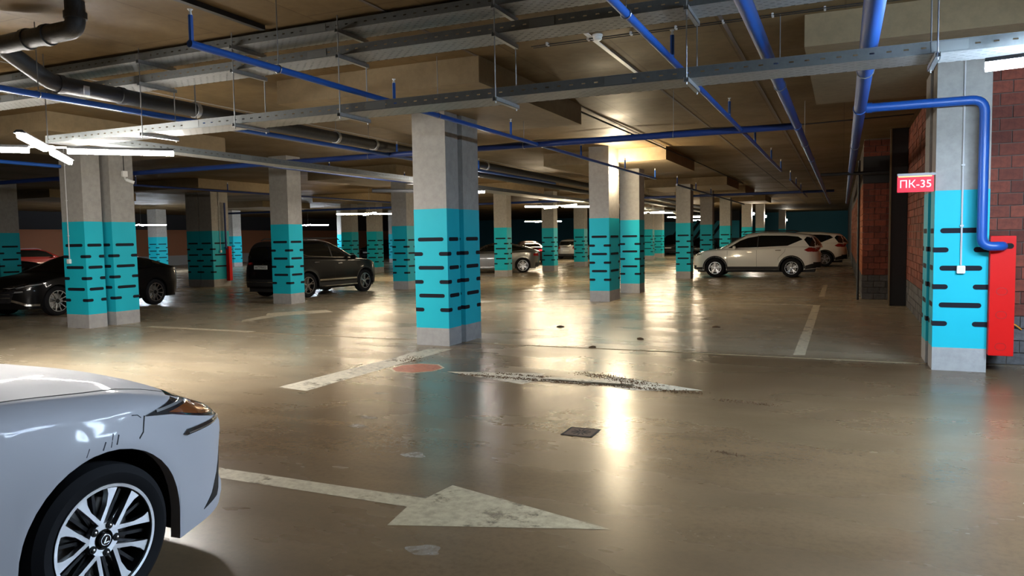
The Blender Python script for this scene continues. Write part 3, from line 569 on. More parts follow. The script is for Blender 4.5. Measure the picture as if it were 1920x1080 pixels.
# ---------------------------------------------------------------- cars
class Cv:                         # smoothed profile through points
    def __init__(s, pts, win=.12):
        xs, ys_ = [p[0] for p in pts], [p[1] for p in pts]; s.x = np.linspace(xs[0], xs[-1], 600); y = np.interp(s.x, xs, ys_)
        n = max(1, int(600*win/(xs[-1]-xs[0])/2)); yp = np.concatenate([2*y[0]-y[n:0:-1], y, 2*y[-1]-y[-2:-n-2:-1]]); k = np.ones(2*n+1)/(2*n+1); s.y = np.convolve(yp, k, 'valid')
    def __call__(s, v): return float(np.interp(v, s.x, s.y))
VROWS = [0, .03, .09, .17, .26, .36, .46, .56, .66, .75, .83, .89, .935, .965, .985, 1]
def wheel(car, pos, R, rr, width, side, style, seg=36, steer=0.0, hero=False):
    w_ = empty('tmp', pos); me_p = []
    h = width/2; tr = R
    prof = [(rr*.97, -h*.80), (rr+.012, -h*.95), (rr+(R-rr)*.55, -h*1.03), (R-.028, -h*.95), (R-.006, -h*.80), (R, -h*.5), (R, -.012), (R-.008, -.01), (R-.008, .01), (R, .012), (R, h*.5), (R-.006, h*.8), (R-.03, h*.95), (rr+(R-rr)*.5, h*1.03), (rr*.97, h*.8)]
    ty = MB().lathe(prof, seg*2 if hero else seg).build('wheel', 'tyre', car, True)
    bpy.data.objects.remove(w_)
    ty.location = pos; ty.rotation_euler = (0, 0, steer + (0 if side < 0 else PI))
    # outer face is at y=-h
    yo = -h*.80
    rim = MB().lathe([(rr, yo-.012), (rr-.006, yo-.018), (rr-.016, yo-.012), (rr-.022, yo+.02), (rr-.03, yo+.10), (rr-.03, h*.8), (rr, h*.8)], seg*2 if hero else seg).build('rim_barrel', 'wheel_dark', ty, True)
    MB().lathe([(rr+.003, yo-.006), (rr+.002, yo-.019), (rr-.012, yo-.019), (rr-.015, yo-.006)], seg*2 if hero else seg).build('rim_lip', 'wheel_alloy', ty, True)
    MB().lathe([(0, yo+.085), (rr*.72, yo+.085), (rr*.72, yo+.11), (0, yo+.11)], seg).build('brake_disc', 'disc', ty)
    MB().lathe([(0, yo+.12), (rr-.02, yo+.12)], seg).build('inner_shade', 'hole_black', ty)
    def spoke(mb, a, poly, d0, d1, hub_in=.022):
        c, s = math.cos(a), math.sin(a)
        n0 = len(mb.v); n = len(poly)
        dep = lambda r: yo+hub_in*(1-min(1, r/rr))
        for dd in (d0, d1):
            for r, t in poly: mb.v.append((r*c-t*s, dep(r)+dd, r*s+t*c))
        mb.f.append(tuple(range(n0, n0+n))); mb.f.append(tuple(range(n0+2*n-1, n0+n-1, -1)))
        for i in range(n): j = (i+1) % n; mb.f.append((n0+i, n0+n+i, n0+n+j, n0+j))
    k = rr/.243
    if style == 'hero':
        # ten blades in five pairs, wide at the lip, narrowing to the hub
        A, Bk = MB(), MB(); off = math.radians(19)
        for i in range(5):
            a = PI/2+math.radians(8)+i*2*PI/5
            for sg_ in (-1, 1):
                aa = a+sg_*off
                lip = [(r*k, t*sg_*k) for r, t in ((.235, -.028), (.237, .030), (.205, .021), (.15, .006), (.105, -.004), (.07, -.012), (.045, -.012), (.042, -.030), (.075, -.030), (.11, -.022), (.15, -.012), (.20, -.014))]
                spoke(A, aa, lip, -.010, .022)
                spoke(Bk, aa+sg_*math.radians(4), [(.233*k, -.004), (.233*k, .004), (.06*k, .005), (.06*k, -.005)], .022, .05)
            spoke(Bk, a, [(.233*k, -.007), (.233*k, .007), (.06*k, .008), (.06*k, -.008)], .02, .05)
            spoke(Bk, a+PI/5, [(.233*k, -.007), (.233*k, .007), (.06*k, .008), (.06*k, -.008)], .02, .05)
        A.build('spokes', 'wheel_alloy', ty, 30); Bk.build('inner_ribs', 'wheel_dark', ty)
        MB().lathe([(.078*k, yo+.03), (.072*k, yo+.006), (.045*k, yo+.006), (.043*k, yo+.03)], 32).build('hub_ring', 'wheel_alloy', ty, True)
        for i in range(5):
            a = PI/2+math.radians(8)+i*2*PI/5+PI/5
            q = MB().lathe([(0, -.001), (.017, -.001), (.018, .004), (0, .004)], 14).build('lug_recess', 'hole_black', ty); q.location = (.062*k*math.cos(a), yo+.003, .062*k*math.sin(a))
            q = MB().lathe([(0, -.008), (.0065, -.006), (.009, 0), (0, .002)], 6).build('lug_nut', 'wheel_alloy', ty); q.location = (.062*k*math.cos(a), yo+.001, .062*k*math.sin(a))
        MB().lathe([(0, yo-.008), (.024*k, yo-.007), (.030*k, yo-.002), (.031*k, yo+.02)], 28).build('centre_cap', 'lens_dark', ty, True)
        q = MB()
        for rA, rB in ((.0235, .0215),):
            q.lathe([(rA*k, yo-.0075), (rA*k, yo-.009), (rB*k, yo-.009), (rB*k, yo-.0075)], 28)
        q.prism([(-.013, -.012), (.015, -.012), (.013, -.008), (-.005, -.008), (.006, .010), (.002, .013)], yo-.0075, yo-.0095, lambda a_, b_, h_: (a_*k, h_, b_*k)); q.build('emblem', 'chrome', ty)
    else:
        A = MB(); n = style
        for i in range(n):
            a = PI/2+i*2*PI/n
            if n == 5:
                spoke(A, a, [(.05*k, -.016), (.12*k, -.016), (.235*k, -.055), (.235*k, -.03), (.14*k, .0), (.235*k, .03), (.235*k, .055), (.12*k, .016), (.05*k, .016)], -.006, .02)
            elif n == 6:
                spoke(A, a, [(.04*k, -.02), (.10*k, -.03), (.235*k, -.03), (.235*k, -.014), (.12*k, -.012), (.12*k, .012), (.235*k, .014), (.235*k, .03), (.10*k, .03), (.04*k, .02)], -.006, .02)
            else:
                spoke(A, a, [(.05*k, -.009), (.14*k, -.005), (.235*k, -.018), (.236*k, .012), (.14*k, .006), (.05*k, .009)], -.006, .02)
        A.build('spokes', 'wheel_alloy', ty); MB().lathe([(0, yo-.003), (.04*k, yo), (.055*k, yo+.02)], 20).build('centre_cap', 'wheel_alloy' if n != 11 else 'wheel_dark', ty, True)
    return ty
def make_car(sp):
    hero = sp.get('hero', False)
    root = empty(sp.get('name', 'parked_car'), sp['loc'], sp['rz']); tag(root, sp['label'], 'car', 'parked cars')
    L, W, wb, R, rr = sp['L'], sp['W'], sp['wb'], sp['R'], sp['rr']; xf, xr = wb/2+sp['fo'], -wb/2-sp['ro']; hw = W/2; paint = sp['paint']
    zt = Cv(sp['zt'], sp.get('ztw', .18)); zr_ = Cv(sp['zr'], sp.get('zrw', .22)); nose = Cv(sp['nose'], .06); tail = Cv(sp['tail'], .06); wz = Cv(sp.get('wz', [(0, .955), (.25, .975), (.55, 1.0), (.75, .99), (1.0, .955), (1.4, .9)]), .15)
    sill = Cv(sp['sill'], .2); RA = R+sp.get('gap', .045); zw = R; xa = (wb/2, -wb/2); rnd = sp.get('rnd', .05); pf, pr = sp.get('pf', 2.5), sp.get('pr', 3.0)
    cf, cr = sp.get('cf', .85), sp.get('cr', .7); xjf, xjr = xf-cf, xr+cr
    xs = set()
    for a in xa:
        for q in range(0, 21 if hero else 15): xs.add(round(a+RA*math.cos(PI*q/(20 if hero else 14)), 4))
        xs.add(round(a+RA+.003, 4)); xs.add(round(a-RA-.003, 4))
    for q in np.linspace(xjr, xjf, 26 if hero else 16): xs.add(round(float(q), 4))
    U = []                       # (kind, x or theta), from nose centre to tail centre
    th = set(np.linspace(0, PI/2, 22 if hero else 12).round(4)); rt = set(np.linspace(0, PI/2, 12).round(4))
    sid = []
    for x in xs:
        if x > xjf:
            c = (x-xjf)/(xf-xjf)
            if c < .995: th.add(round(PI/2-0+0*c, 4) if False else round(math.acos(c**(pf/2)), 5))
        elif x < xjr:
            c = (xjr-x)/(xjr-xr)
            if c < .995: rt.add(round(math.acos(c**(pr/2)), 5))
        else: sid.append(x)
    E2 = lambda v, p: (max(v, 0.0))**(2/p)
    for t_ in sorted(th): U.append(('f', float(t_)))
    for x in sorted(sid, reverse=True):
        if x < xjf-.002 and x > xjr+.002: U.append(('s', x))
    for t_ in sorted(rt, reverse=True): U.append(('r', float(t_)))
    def arch(x):
        for a in xa:
            if abs(x-a) <= RA+5e-4: return max(sill(x), zw+math.sqrt(max(RA*RA-(x-a)**2, 0)))
        return sill(x)
    fl_ = sp.get('flare', .012); rows = []
    barrel = lambda x: 1-sp.get('barrel', .035)*((x-.0)/(L/2))**2
    def point(kind, u, z, inset):
        if kind == 'f':
            c, s = E2(math.cos(u), pf), E2(math.sin(u), pf); x = xjf+(xf+nose(z)-inset-xjf)*c
        elif kind == 'r':
            c, s = E2(math.cos(u), pr), E2(math.sin(u), pr); x = xjr-(xjr-(xr-tail(z))-inset)*c
        else: x, s = u, 1.0
        wd = hw*wz(z)*barrel(x)-inset
        for a in xa:
            d_ = math.hypot(x-a, z-zw); wd += fl_*math.exp(-((d_-RA)/.09)**2)*(1 if d_ > RA-.05 else 0)
        if sp.get('crease') and kind != 'r': wd += .012*math.exp(-((z-sp['crease'](x))/.05)**2)
        return x, wd*s
    bmv, top = [], []
    for kind, u in U:
        xq = xjf+(xf-xjf)*E2(math.cos(u), pf) if kind == 'f' else (xjr-(xjr-xr)*E2(math.cos(u), pr) if kind == 'r' else u)
        zb, zT = arch(xq), zt(xq); col = []
        x, y = point(kind, u, zb+.001, .05); col.append((x, y, zb+.004))
        for v in VROWS:
            z = zb+(zT-zb)*v; dz = zT-z; ins = rnd-math.sqrt(max(rnd*rnd-(rnd-dz)**2, 0)) if dz < rnd else 0.0
            x, y = point(kind, u, z, ins); col.append((x, y, z))
        rows.append(col)
    nr = len(rows[0]); V, Fc = [], []
    for sgn in (-1, 1):
        b0 = len(V)
        for col in rows: V += [(x, sgn*y, z) for x, y, z in col]
        for i in range(len(rows)-1):
            for j in range(nr-1):
                a, b, c, d_ = b0+i*nr+j, b0+i*nr+j+1, b0+(i+1)*nr+j+1, b0+(i+1)*nr+j; Fc.append((a, b, c, d_))
    K = 12; b0 = len(V); crown = sp.get('crown', .05)
    for i, col in enumerate(rows):
        x, y, z = col[-1]
        for k in range(K+1):
            q = -1+2*k/K; V.append((x, q*y, z+crown*(1-abs(q)**2.5)*min(1, y/.5)))
    for i in range(len(rows)-1):
        for k in range(K): a = b0+i*(K+1)+k; Fc.append((a, a+1, a+K+2, a+K+1))
    def finish(name, V, Fc, mat, ang=38):
        me = bpy.data.meshes.new(name); me.from_pydata(V, [], Fc); bm = bmesh.new(); bm.from_mesh(me); bmesh.ops.remove_doubles(bm, verts=bm.verts, dist=.0004); bmesh.ops.recalc_face_normals(bm, faces=bm.faces); bm.to_mesh(me); bm.free(); return obj(name, me, mat, root, ang)
    body = finish('body', V, Fc, paint)
    # greenhouse
    gx = np.linspace(sp['zr'][0][0], sp['zr'][-1][0], 44); V2, F2 = [], []; N = 14; q_ = sp.get('gq', 4.5); tum = sp.get('tum', .28); x_w, x_b = gx[-1], gx[0]; xm = (x_w+x_b)/2
    for x in gx:
        zb_ = zt(x)-.025; h_ = max(zr_(x)-zb_, .004); yb = hw*wz(zt(x))*barrel(x)-rnd-.012
        if x < xjr: yb *= E2(math.sin(math.acos(min(1, ((xjr-x)/(xjr-xr)))**(pr/2))), pr)
        for k in range(2*N+1):
            f = PI*k/(2*N); c, s = math.cos(f), math.sin(f); zz = h_*E2(abs(s), q_); yy = (yb-tum*zz)*E2(abs(c), q_)*(1 if c >= 0 else -1)
            wf_ = ((x-xm)/(x_w-xm))**3 if x > xm else -((xm-x)/(xm-x_b))**3*.7
            V2.append((x+sp.get('wsc', .16)*wf_*(1-(yy/max(yb, .01))**2), yy, zb_+zz))
    m2 = 2*N+1
    for i in range(len(gx)-1):
        for k in range(2*N): a = i*m2+k; F2.append((a, a+1, a+m2+1, a+m2))
    cabin = finish('cabin', V2, F2, paint, 50)
    bv = BVHTree.FromPolygons(V+[(0, 0, 0)]*0, Fc); bg = BVHTree.FromPolygons(V2, F2)
    ball = BVHTree.FromPolygons(V+V2, Fc+[tuple(i+len(V) for i in f) for f in F2])
    def drape(name, axis, poly, mat, off=.004, thick=.006, tree=None, grid=.05, parent=None):
        tr_ = {'b': bv, 'g': bg, None: ball}[tree]
        for ax in (['R', 'L'] if axis == 'S' else [axis]):
            bm = bmesh.new(); bm.faces.new([bm.verts.new((a, b, 0)) for a, b in poly]); bmesh.ops.triangulate(bm, faces=bm.faces)
            for d_ in (0, 1):
                lo, hi = min(p[d_] for p in poly), max(p[d_] for p in poly); n = int((hi-lo)/grid)
                for i in range(1, n+1):
                    co = [0, 0, 0]; no = [0, 0, 0]; co[d_] = lo+(hi-lo)*i/(n+1); no[d_] = 1
                    bmesh.ops.bisect_plane(bm, geom=list(bm.verts)+list(bm.edges)+list(bm.faces), plane_co=co, plane_no=no)
            for v in bm.verts:
                a, b = v.co.x, v.co.y
                o_, d_ = {'R': ((a, -4, b), (0, 1, 0)), 'L': ((a, 4, b), (0, -1, 0)), 'F': ((6, a, b), (-1, 0, 0)), 'B': ((-6, a, b), (1, 0, 0)), 'T': ((a, b, 5), (0, 0, -1))}[ax]
                hit = tr_.ray_cast(Vector(o_), Vector(d_))
                if hit[0] is None:
                    p0 = Vector({'R': (a, -hw*.9, b), 'L': (a, hw*.9, b), 'F': (xf, a, b), 'B': (xr, a, b), 'T': (a, b, 1)}[ax]); hit = tr_.find_nearest(p0)
                v['x'] if False else None
                v.co = hit[0]-Vector(d_)*off
            bmesh.ops.recalc_face_normals(bm, faces=bm.faces)
            dirv = Vector({'R': (0, 1, 0), 'L': (0, -1, 0), 'F': (-1, 0, 0), 'B': (1, 0, 0), 'T': (0, 0, -1)}[ax])
            fs_ = list(bm.faces); r_ = bmesh.ops.extrude_face_region(bm, geom=fs_)
            for v in [g for g in r_['geom'] if isinstance(g, bmesh.types.BMVert)]: v.co -= dirv*0
            for f in fs_:
                pass
            new = [g for g in r_['geom'] if isinstance(g, bmesh.types.BMVert)]; newset = set(new)
            for v in bm.verts:
                if v not in newset: v.co += dirv*thick
            bmesh.ops.recalc_face_normals(bm, faces=bm.faces)
            me = bpy.data.meshes.new(name); bm.to_mesh(me); bm.free()
            o = obj(name, me, mat, parent or root, 40)
            last = o
        return last
    for p in sp['patches']: drape(*p[:4], **(p[4] if len(p) > 4 else {}))
    # underbody and wheel wells
    MB().box((xr+.22, -hw+.24, .20), (xf-.25, hw-.24, min(.42, zt(xf-.3)-.2))).build('underbody', 'car_trim', root)
    for a in xa:
        for sgn in (-1, 1):
            mb = MB(); mb.lathe([(RA+.012, 0), (RA+.012, .36), (.02, .36)], 24, 'y', PI*1.16, -PI*.08); o = mb.build('wheel_well', 'car_trim', root, True); o.location = (a, sgn*(hw*.965-.01), zw); o.rotation_euler = (0, 0, 0 if sgn < 0 else PI)
    wy = hw-.02-sp.get('tw', .225)/2
    for a, st_ in ((wb/2, sp.get('steer', 0)), (-wb/2, 0)):
        for sgn in (-1, 1): wheel(root, (a, sgn*wy, R), R, rr, sp.get('tw', .225), sgn, sp['style'], 36 if hero or sp.get('near') else 24, st_, hero)
    for mx, my, mz in sp.get('mirrors', []):
        for sgn in (-1, 1):
            mb = MB().lathe([(0, -.11), (.055, -.10), (.085, -.05), (.09, .03), (.075, .09), (0, .11)], 14); o = mb.build('mirror', sp.get('mirror_mat', paint), root, True); o.location = (mx, sgn*my, mz); o.scale = (.75, 1, .75)
            MB().box((-.03, -.10, -.06), (.03, .0, -.03)).build('mirror_foot', 'car_trim', o).location = (0, -sgn*.05+.05, 0)
    if sp.get('plate_rear'):
        z0, tx = sp['plate_rear']; hit = ball.ray_cast(Vector((-6, 0, z0)), Vector((1, 0, 0))); px = hit[0].x-.02
        pl = MB().box((px, -.26, z0-.056), (px+.012, .26, z0+.056)).build('number_plate', 'plate', root)
        if tx: text_mesh('plate_text', tx, .10, 'plate_ink', pl, Matrix.Translation((px-.001, 0, z0-.003)) @ Matrix.Rotation(-PI/2, 4, 'Z') @ Matrix.Rotation(PI/2, 4, 'X'), .0008)
    if sp.get('plate_front'):
        z0 = sp['plate_front']; hit = ball.ray_cast(Vector((6, 0, z0)), Vector((-1, 0, 0))); px = hit[0].x+.02; MB().box((px-.012, -.26, z0-.056), (px, .26, z0+.056)).build('number_plate', 'plate', root)
    if sp.get('rails'):
        x0, x1, y_, z_ = sp['rails']
        for sgn in (-1, 1): MB().tube(bend([(x0, sgn*y_, z_-.05), (x0+.12, sgn*y_, z_), (x1-.12, sgn*y_, z_), (x1, sgn*y_, z_-.06)], .08), .017, 8).build('roof_rail', sp.get('rail_mat', 'car_trim'), root, True)
    return root
def strip(pts, wd=.006):          # thin band along a polyline, as a polygon
    P = [Vector((a, b)) for a, b in pts]; l, r = [], []
    for i, p in enumerate(P):
        d = (P[min(i+1, len(P)-1)]-P[max(i-1, 0)]).normalized(); n = Vector((-d.y, d.x))*wd/2; l.append(tuple(p+n)); r.append(tuple(p-n))
    return l+r[::-1]
def arcpts(cx, cz, r, a0, a1, n=10): return [(cx+r*math.cos(a), cz+r*math.sin(a)) for a in np.linspace(math.radians(a0), math.radians(a1), n)]
SEAM = dict(off=.0015, thick=.002, grid=.08)
# --- silver saloon in the foreground (only its right front wing is in view)
k = 1.03; ax = 1.435*k
make_car(dict(hero=True, loc=(-3.905, 2.232-ax, 0), rz=PI/2, label='silver saloon car in the left foreground, only its front wing and wheel in view', L=5.1, W=1.90, wb=2.87*k, R=.338, rr=.246, fo=1.05, ro=1.13, paint='paint_silver', tw=.24, style='hero', gap=.066,
  zt=[(-2.7, .95), (-2.3, 1.07), (-1.4, 1.05), (-.3, 1.02), (.8, 1.045), (1.2, 1.02), (1.6, .975), (1.95, .915), (2.2, .84), (2.38, .74), (2.5, .62)], crown=.085, rnd=.09, pf=3.0, cf=.85, flare=.022, barrel=.02,
  zr=[(-2.1, 1.06), (-1.5, 1.33), (-.6, 1.49), (.0, 1.48), (.5, 1.33), (1.0, 1.06)], nose=[(0, -.05), (.22, -.02), (.30, .01), (.36, -.03), (.5, -.03), (.65, -.01), (.8, -.06), (1.0, -.2)], tail=[(0, -.08), (.5, 0), (1., -.05)],
  wz=[(0, .93), (.2, .955), (.4, .97), (.62, .985), (.78, .99), (.9, .965), (1.0, .93), (1.4, .85)],
  sill=[(-2.7, .30), (-2, .22), (1.0, .20), (1.9, .19), (2.2, .21), (2.5, .24)],
  patches=[
   ('headlight', 'S', [(ax+.225, .848), (ax+.44, .895), (ax+.62, .885), (ax+.80, .80), (ax+.84, .735), (ax+.72, .735), (ax+.56, .775), (ax+.38, .825)], 'lens_dark', dict(off=.006, thick=.02, grid=.03)),
   ('turn_reflector', 'S', [(ax+.36, .838), (ax+.55, .862), (ax+.76, .762), (ax+.72, .752), (ax+.56, .786)], 'amber', dict(off=.009, thick=.01, grid=.03)),
   ('chrome_edge', 'S', strip([(ax+.29, .858), (ax+.54, .874), (ax+.70, .80), (ax+.78, .765)], .012), 'lens_clear', dict(off=.011, thick=.008, grid=.03)),
   ('headlight_lens', 'S', [(ax+.60, .880), (ax+.72, .85), (ax+.84, .765), (ax+.80, .755), (ax+.68, .81)], 'lens_clear', dict(off=.012, thick=.012, grid=.03)),
   ('marker_light', 'S', [(ax+.445, .708), (ax+.47, .727), (ax+.68, .728), (ax+.86, .735), (ax+.85, .712), (ax+.66, .700), (ax+.47, .697)], 'lens_dark', dict(off=.008, thick=.015, grid=.03)),
   ('marker_lens', 'S', [(ax+.48, .708), (ax+.67, .711), (ax+.82, .722), (ax+.82, .716), (ax+.66, .704), (ax+.48, .702)], 'wheel_alloy', dict(off=.011, thick=.008, grid=.03)),
   ('bumper_seam', 'S', strip([(ax+.225, .85), (ax+.20, .78), (ax+.12, .715)], .006), 'seam', SEAM),
   ('bumper_vent', 'S', [(ax+.60, .265), (ax+.74, .29), (ax+.81, .38), (ax+.85, .52), (ax+.77, .42), (ax+.68, .325)], 'car_trim', dict(off=.004, thick=.01, grid=.03)),
   ('bonnet_seam', 'T', strip([(.9, -.80), (1.5, -.785), (1.9, -.74), (2.15, -.66), (2.3, -.50)], .007), 'seam', SEAM), ('bonnet_seam', 'T', strip([(.9, .80), (1.5, .785), (1.9, .74), (2.15, .66), (2.3, .50)], .007), 'seam', SEAM),
   ('door_seam', 'S', strip([(ax-.50, .24), (ax-.47, .5), (ax-.465, .75), (ax-.50, .98)], .008), 'seam', SEAM),
   ('scuff_mark', 'R', strip([(ax+.05, .76), (ax+.07, .80)], .006), 'scuff', SEAM), ('scuff_mark', 'R', strip([(ax+.02, .755), (ax+.045, .81)], .004), 'scuff', SEAM), ('scuff_mark', 'R', strip([(ax-.02, .752), (ax+.0, .785)], .005), 'scuff', SEAM), ('scuff_mark', 'R', strip([(ax-.10, .742), (ax-.08, .775)], .003), 'scuff', SEAM), ('scuff_mark', 'R', strip([(ax+.16, .865), (ax+.19, .86), (ax+.205, .845)], .004), 'scuff', SEAM),
   ('grille', 'F', [(-.42, .70), (.42, .70), (.30, .5), (.52, .25), (-.52, .25), (-.30, .5)], 'car_trim'),
   ('windscreen', 'F', [(-.72, 1.09), (.72, 1.09), (.58, 1.42), (-.58, 1.42)], 'car_glass', dict(tree='g')), ('side_window', 'S', [(-1.3, 1.09), (.6, 1.08), (.15, 1.40), (-.6, 1.42)], 'car_glass', dict(tree='g'))],
  mirrors=[(.75, .98, 1.10)]))
# --- white SUV
kw = 1.04; ax = 1.41
sw = lambda s: [(-1.55, 1.30), (-1.25, 1.20), (-.2, 1.10), (1.02, 1.065), (.95, 1.12), (.45, 1.42), (.2, 1.50), (-.3, 1.575), (-1.2, 1.56), (-1.75, 1.44)]
def suv(paint, loc, rz, label, **kw_):
    sp = dict(loc=loc, rz=rz, label=label, L=4.8, W=1.88, wb=2.80, R=.365, rr=.235, fo=.95, ro=1.02, paint=paint, style=5, pf=2.6, cf=.7, cr=.6, gap=.06, rnd=.05, crown=.04,
      zt=[(-2.42, .98), (-2.2, 1.16), (-1.4, 1.17), (0, 1.12), (1.1, 1.10), (1.5, 1.06), (1.9, 1.0), (2.2, .92), (2.36, .78)],
      zr=[(-2.36, 1.12), (-2.28, 1.35), (-2.05, 1.62), (-1.2, 1.715), (-.3, 1.74), (.2, 1.68), (.6, 1.46), (1.2, 1.09)], gq=5, tum=.22, zrw=.16,
      nose=[(0, -.1), (.3, -.03), (.5, 0), (.75, 0), (.95, -.05), (1.2, -.15)], tail=[(0, -.12), (.35, -.02), (.6, 0), (.9, -.02), (1.2, -.1)],
      sill=[(-2.5, .36), (-1.9, .30), (-1, .29), (1, .28), (1.9, .27), (2.4, .30)], mirrors=[(.66, .99, 1.16)],
      patches=[('side_window', 'S', [(-1.78, 1.43), (-1.25, 1.20), (-.2, 1.155), (.93, 1.13), (.46, 1.42), (.18, 1.52), (-.3, 1.60), (-1.2, 1.585), (-1.62, 1.54)], 'car_glass', dict(tree='g')),
       ('sill_cladding', 'S', [(-1.02, .295), (1.0, .285), (1.0, .42), (-1.02, .42)], 'car_trim', dict(off=.008)), ('arch_trim', 'S', arcpts(1.40, .365, .475, -8, 188, 20)+arcpts(1.40, .365, .428, 188, -8, 20), 'car_trim', dict(off=.006)), ('arch_trim', 'S', arcpts(-1.40, .365, .475, -8, 188, 20)+arcpts(-1.40, .365, .428, 188, -8, 20), 'car_trim', dict(off=.006)),
       ('front_skirt', 'S', [(1.88, .29), (2.2, .30), (2.32, .38), (1.88, .40)], 'car_trim'), ('rear_bumper', 'S', [(-1.88, .31), (-2.25, .36), (-2.38, .55), (-2.1, .52), (-1.88, .45)], 'car_trim'),
       ('headlight', 'S', [(1.93, .90), (2.12, .96), (2.31, .90), (2.34, .82), (2.2, .83)], 'lens_dark', dict(off=.006, grid=.03)), ('headlight_lens', 'S', strip([(1.99, .90), (2.2, .87), (2.3, .85)], .03), 'lens_clear', dict(off=.009, grid=.03)), ('headlight', 'F', [(.45, .84), (.85, .86), (.85, .95), (.50, .90)], 'lens_clear'), ('headlight', 'F', [(-.45, .84), (-.85, .86), (-.85, .95), (-.50, .90)], 'lens_clear'),
       ('taillight', 'S', [(-1.83, 1.035), (-2.0, 1.13), (-2.38, 1.12), (-2.40, .98), (-1.97, .97)], 'taillight', dict(off=.006, grid=.03)), ('rear_quarter', 'S', [(-2.02, 1.17), (-1.83, 1.42), (-1.92, 1.53), (-2.1, 1.50), (-2.22, 1.3), (-2.2, 1.15)], 'car_glass', dict(tree='g')),
       ('taillight', 'B', [(.45, .98), (.86, .96), (.86, 1.12), (.5, 1.08)], 'taillight'), ('taillight', 'B', [(-.45, .98), (-.86, .96), (-.86, 1.12), (-.5, 1.08)], 'taillight'), ('rear_window', 'B', [(-.68, 1.20), (.68, 1.20), (.58, 1.50), (-.58, 1.50)], 'car_glass', dict(tree='g')), ('rear_skirt', 'B', [(-.85, .38), (.85, .38), (.85, .58), (-.85, .58)], 'car_trim'),
       ('windscreen', 'F', [(-.72, 1.16), (.72, 1.16), (.58, 1.60), (-.58, 1.60)], 'car_glass', dict(tree='g')), ('grille', 'F', [(-.4, .88), (.4, .88), (.28, .55), (-.28, .55)], 'car_trim'), ('lower_grille', 'F', [(-.75, .46), (.75, .46), (.7, .32), (-.7, .32)], 'car_trim'),
       ('door_seam', 'S', strip([(.93, .42), (.95, .8), (.93, 1.09)], .008), 'seam', SEAM), ('door_seam', 'S', strip([(-.15, .42), (-.14, 1.12)], .008), 'seam', SEAM), ('door_seam', 'S', strip([(-.98, .45), (-.92, .72), (-1.15, .98), (-1.2, 1.16)], .008), 'seam', SEAM),
       ('door_handle', 'S', [(.02, .96), (.20, .965), (.20, .995), (.02, .99)], 'chrome', dict(off=.028, thick=.02)), ('door_handle', 'S', [(-1.02, 1.02), (-.82, 1.02), (-.82, 1.05), (-1.02, 1.05)], 'chrome', dict(off=.028, thick=.02)), ('window_post', 'S', strip([(-.17, 1.15), (-.2, 1.60)], .04), 'car_trim', dict(tree='g', off=.008)), ('bonnet_seam', 'T', strip([(1.15, -.74), (1.9, -.70), (2.2, -.55)], .008), 'seam', SEAM), ('bonnet_seam', 'T', strip([(1.15, .74), (1.9, .70), (2.2, .55)], .008), 'seam', SEAM)])
    add = kw_.pop('add', [])+kw_.pop('extra', []); drop = kw_.pop('drop', ())
    sp.update(kw_); sp['patches'] = [p for p in sp['patches'] if p[0] not in drop]+add; return make_car(sp)
suv('paint_white', (-3.15, 30.78, 0), PI, 'white SUV parked side on beyond the empty bay', near=True, rails=(-1.6, .5, .66, 1.765), plate_rear=(.85, None))
suv('paint_white', (-2.2, 40.9, 0), PI, 'second white SUV mostly hidden behind the first, only its rear showing')
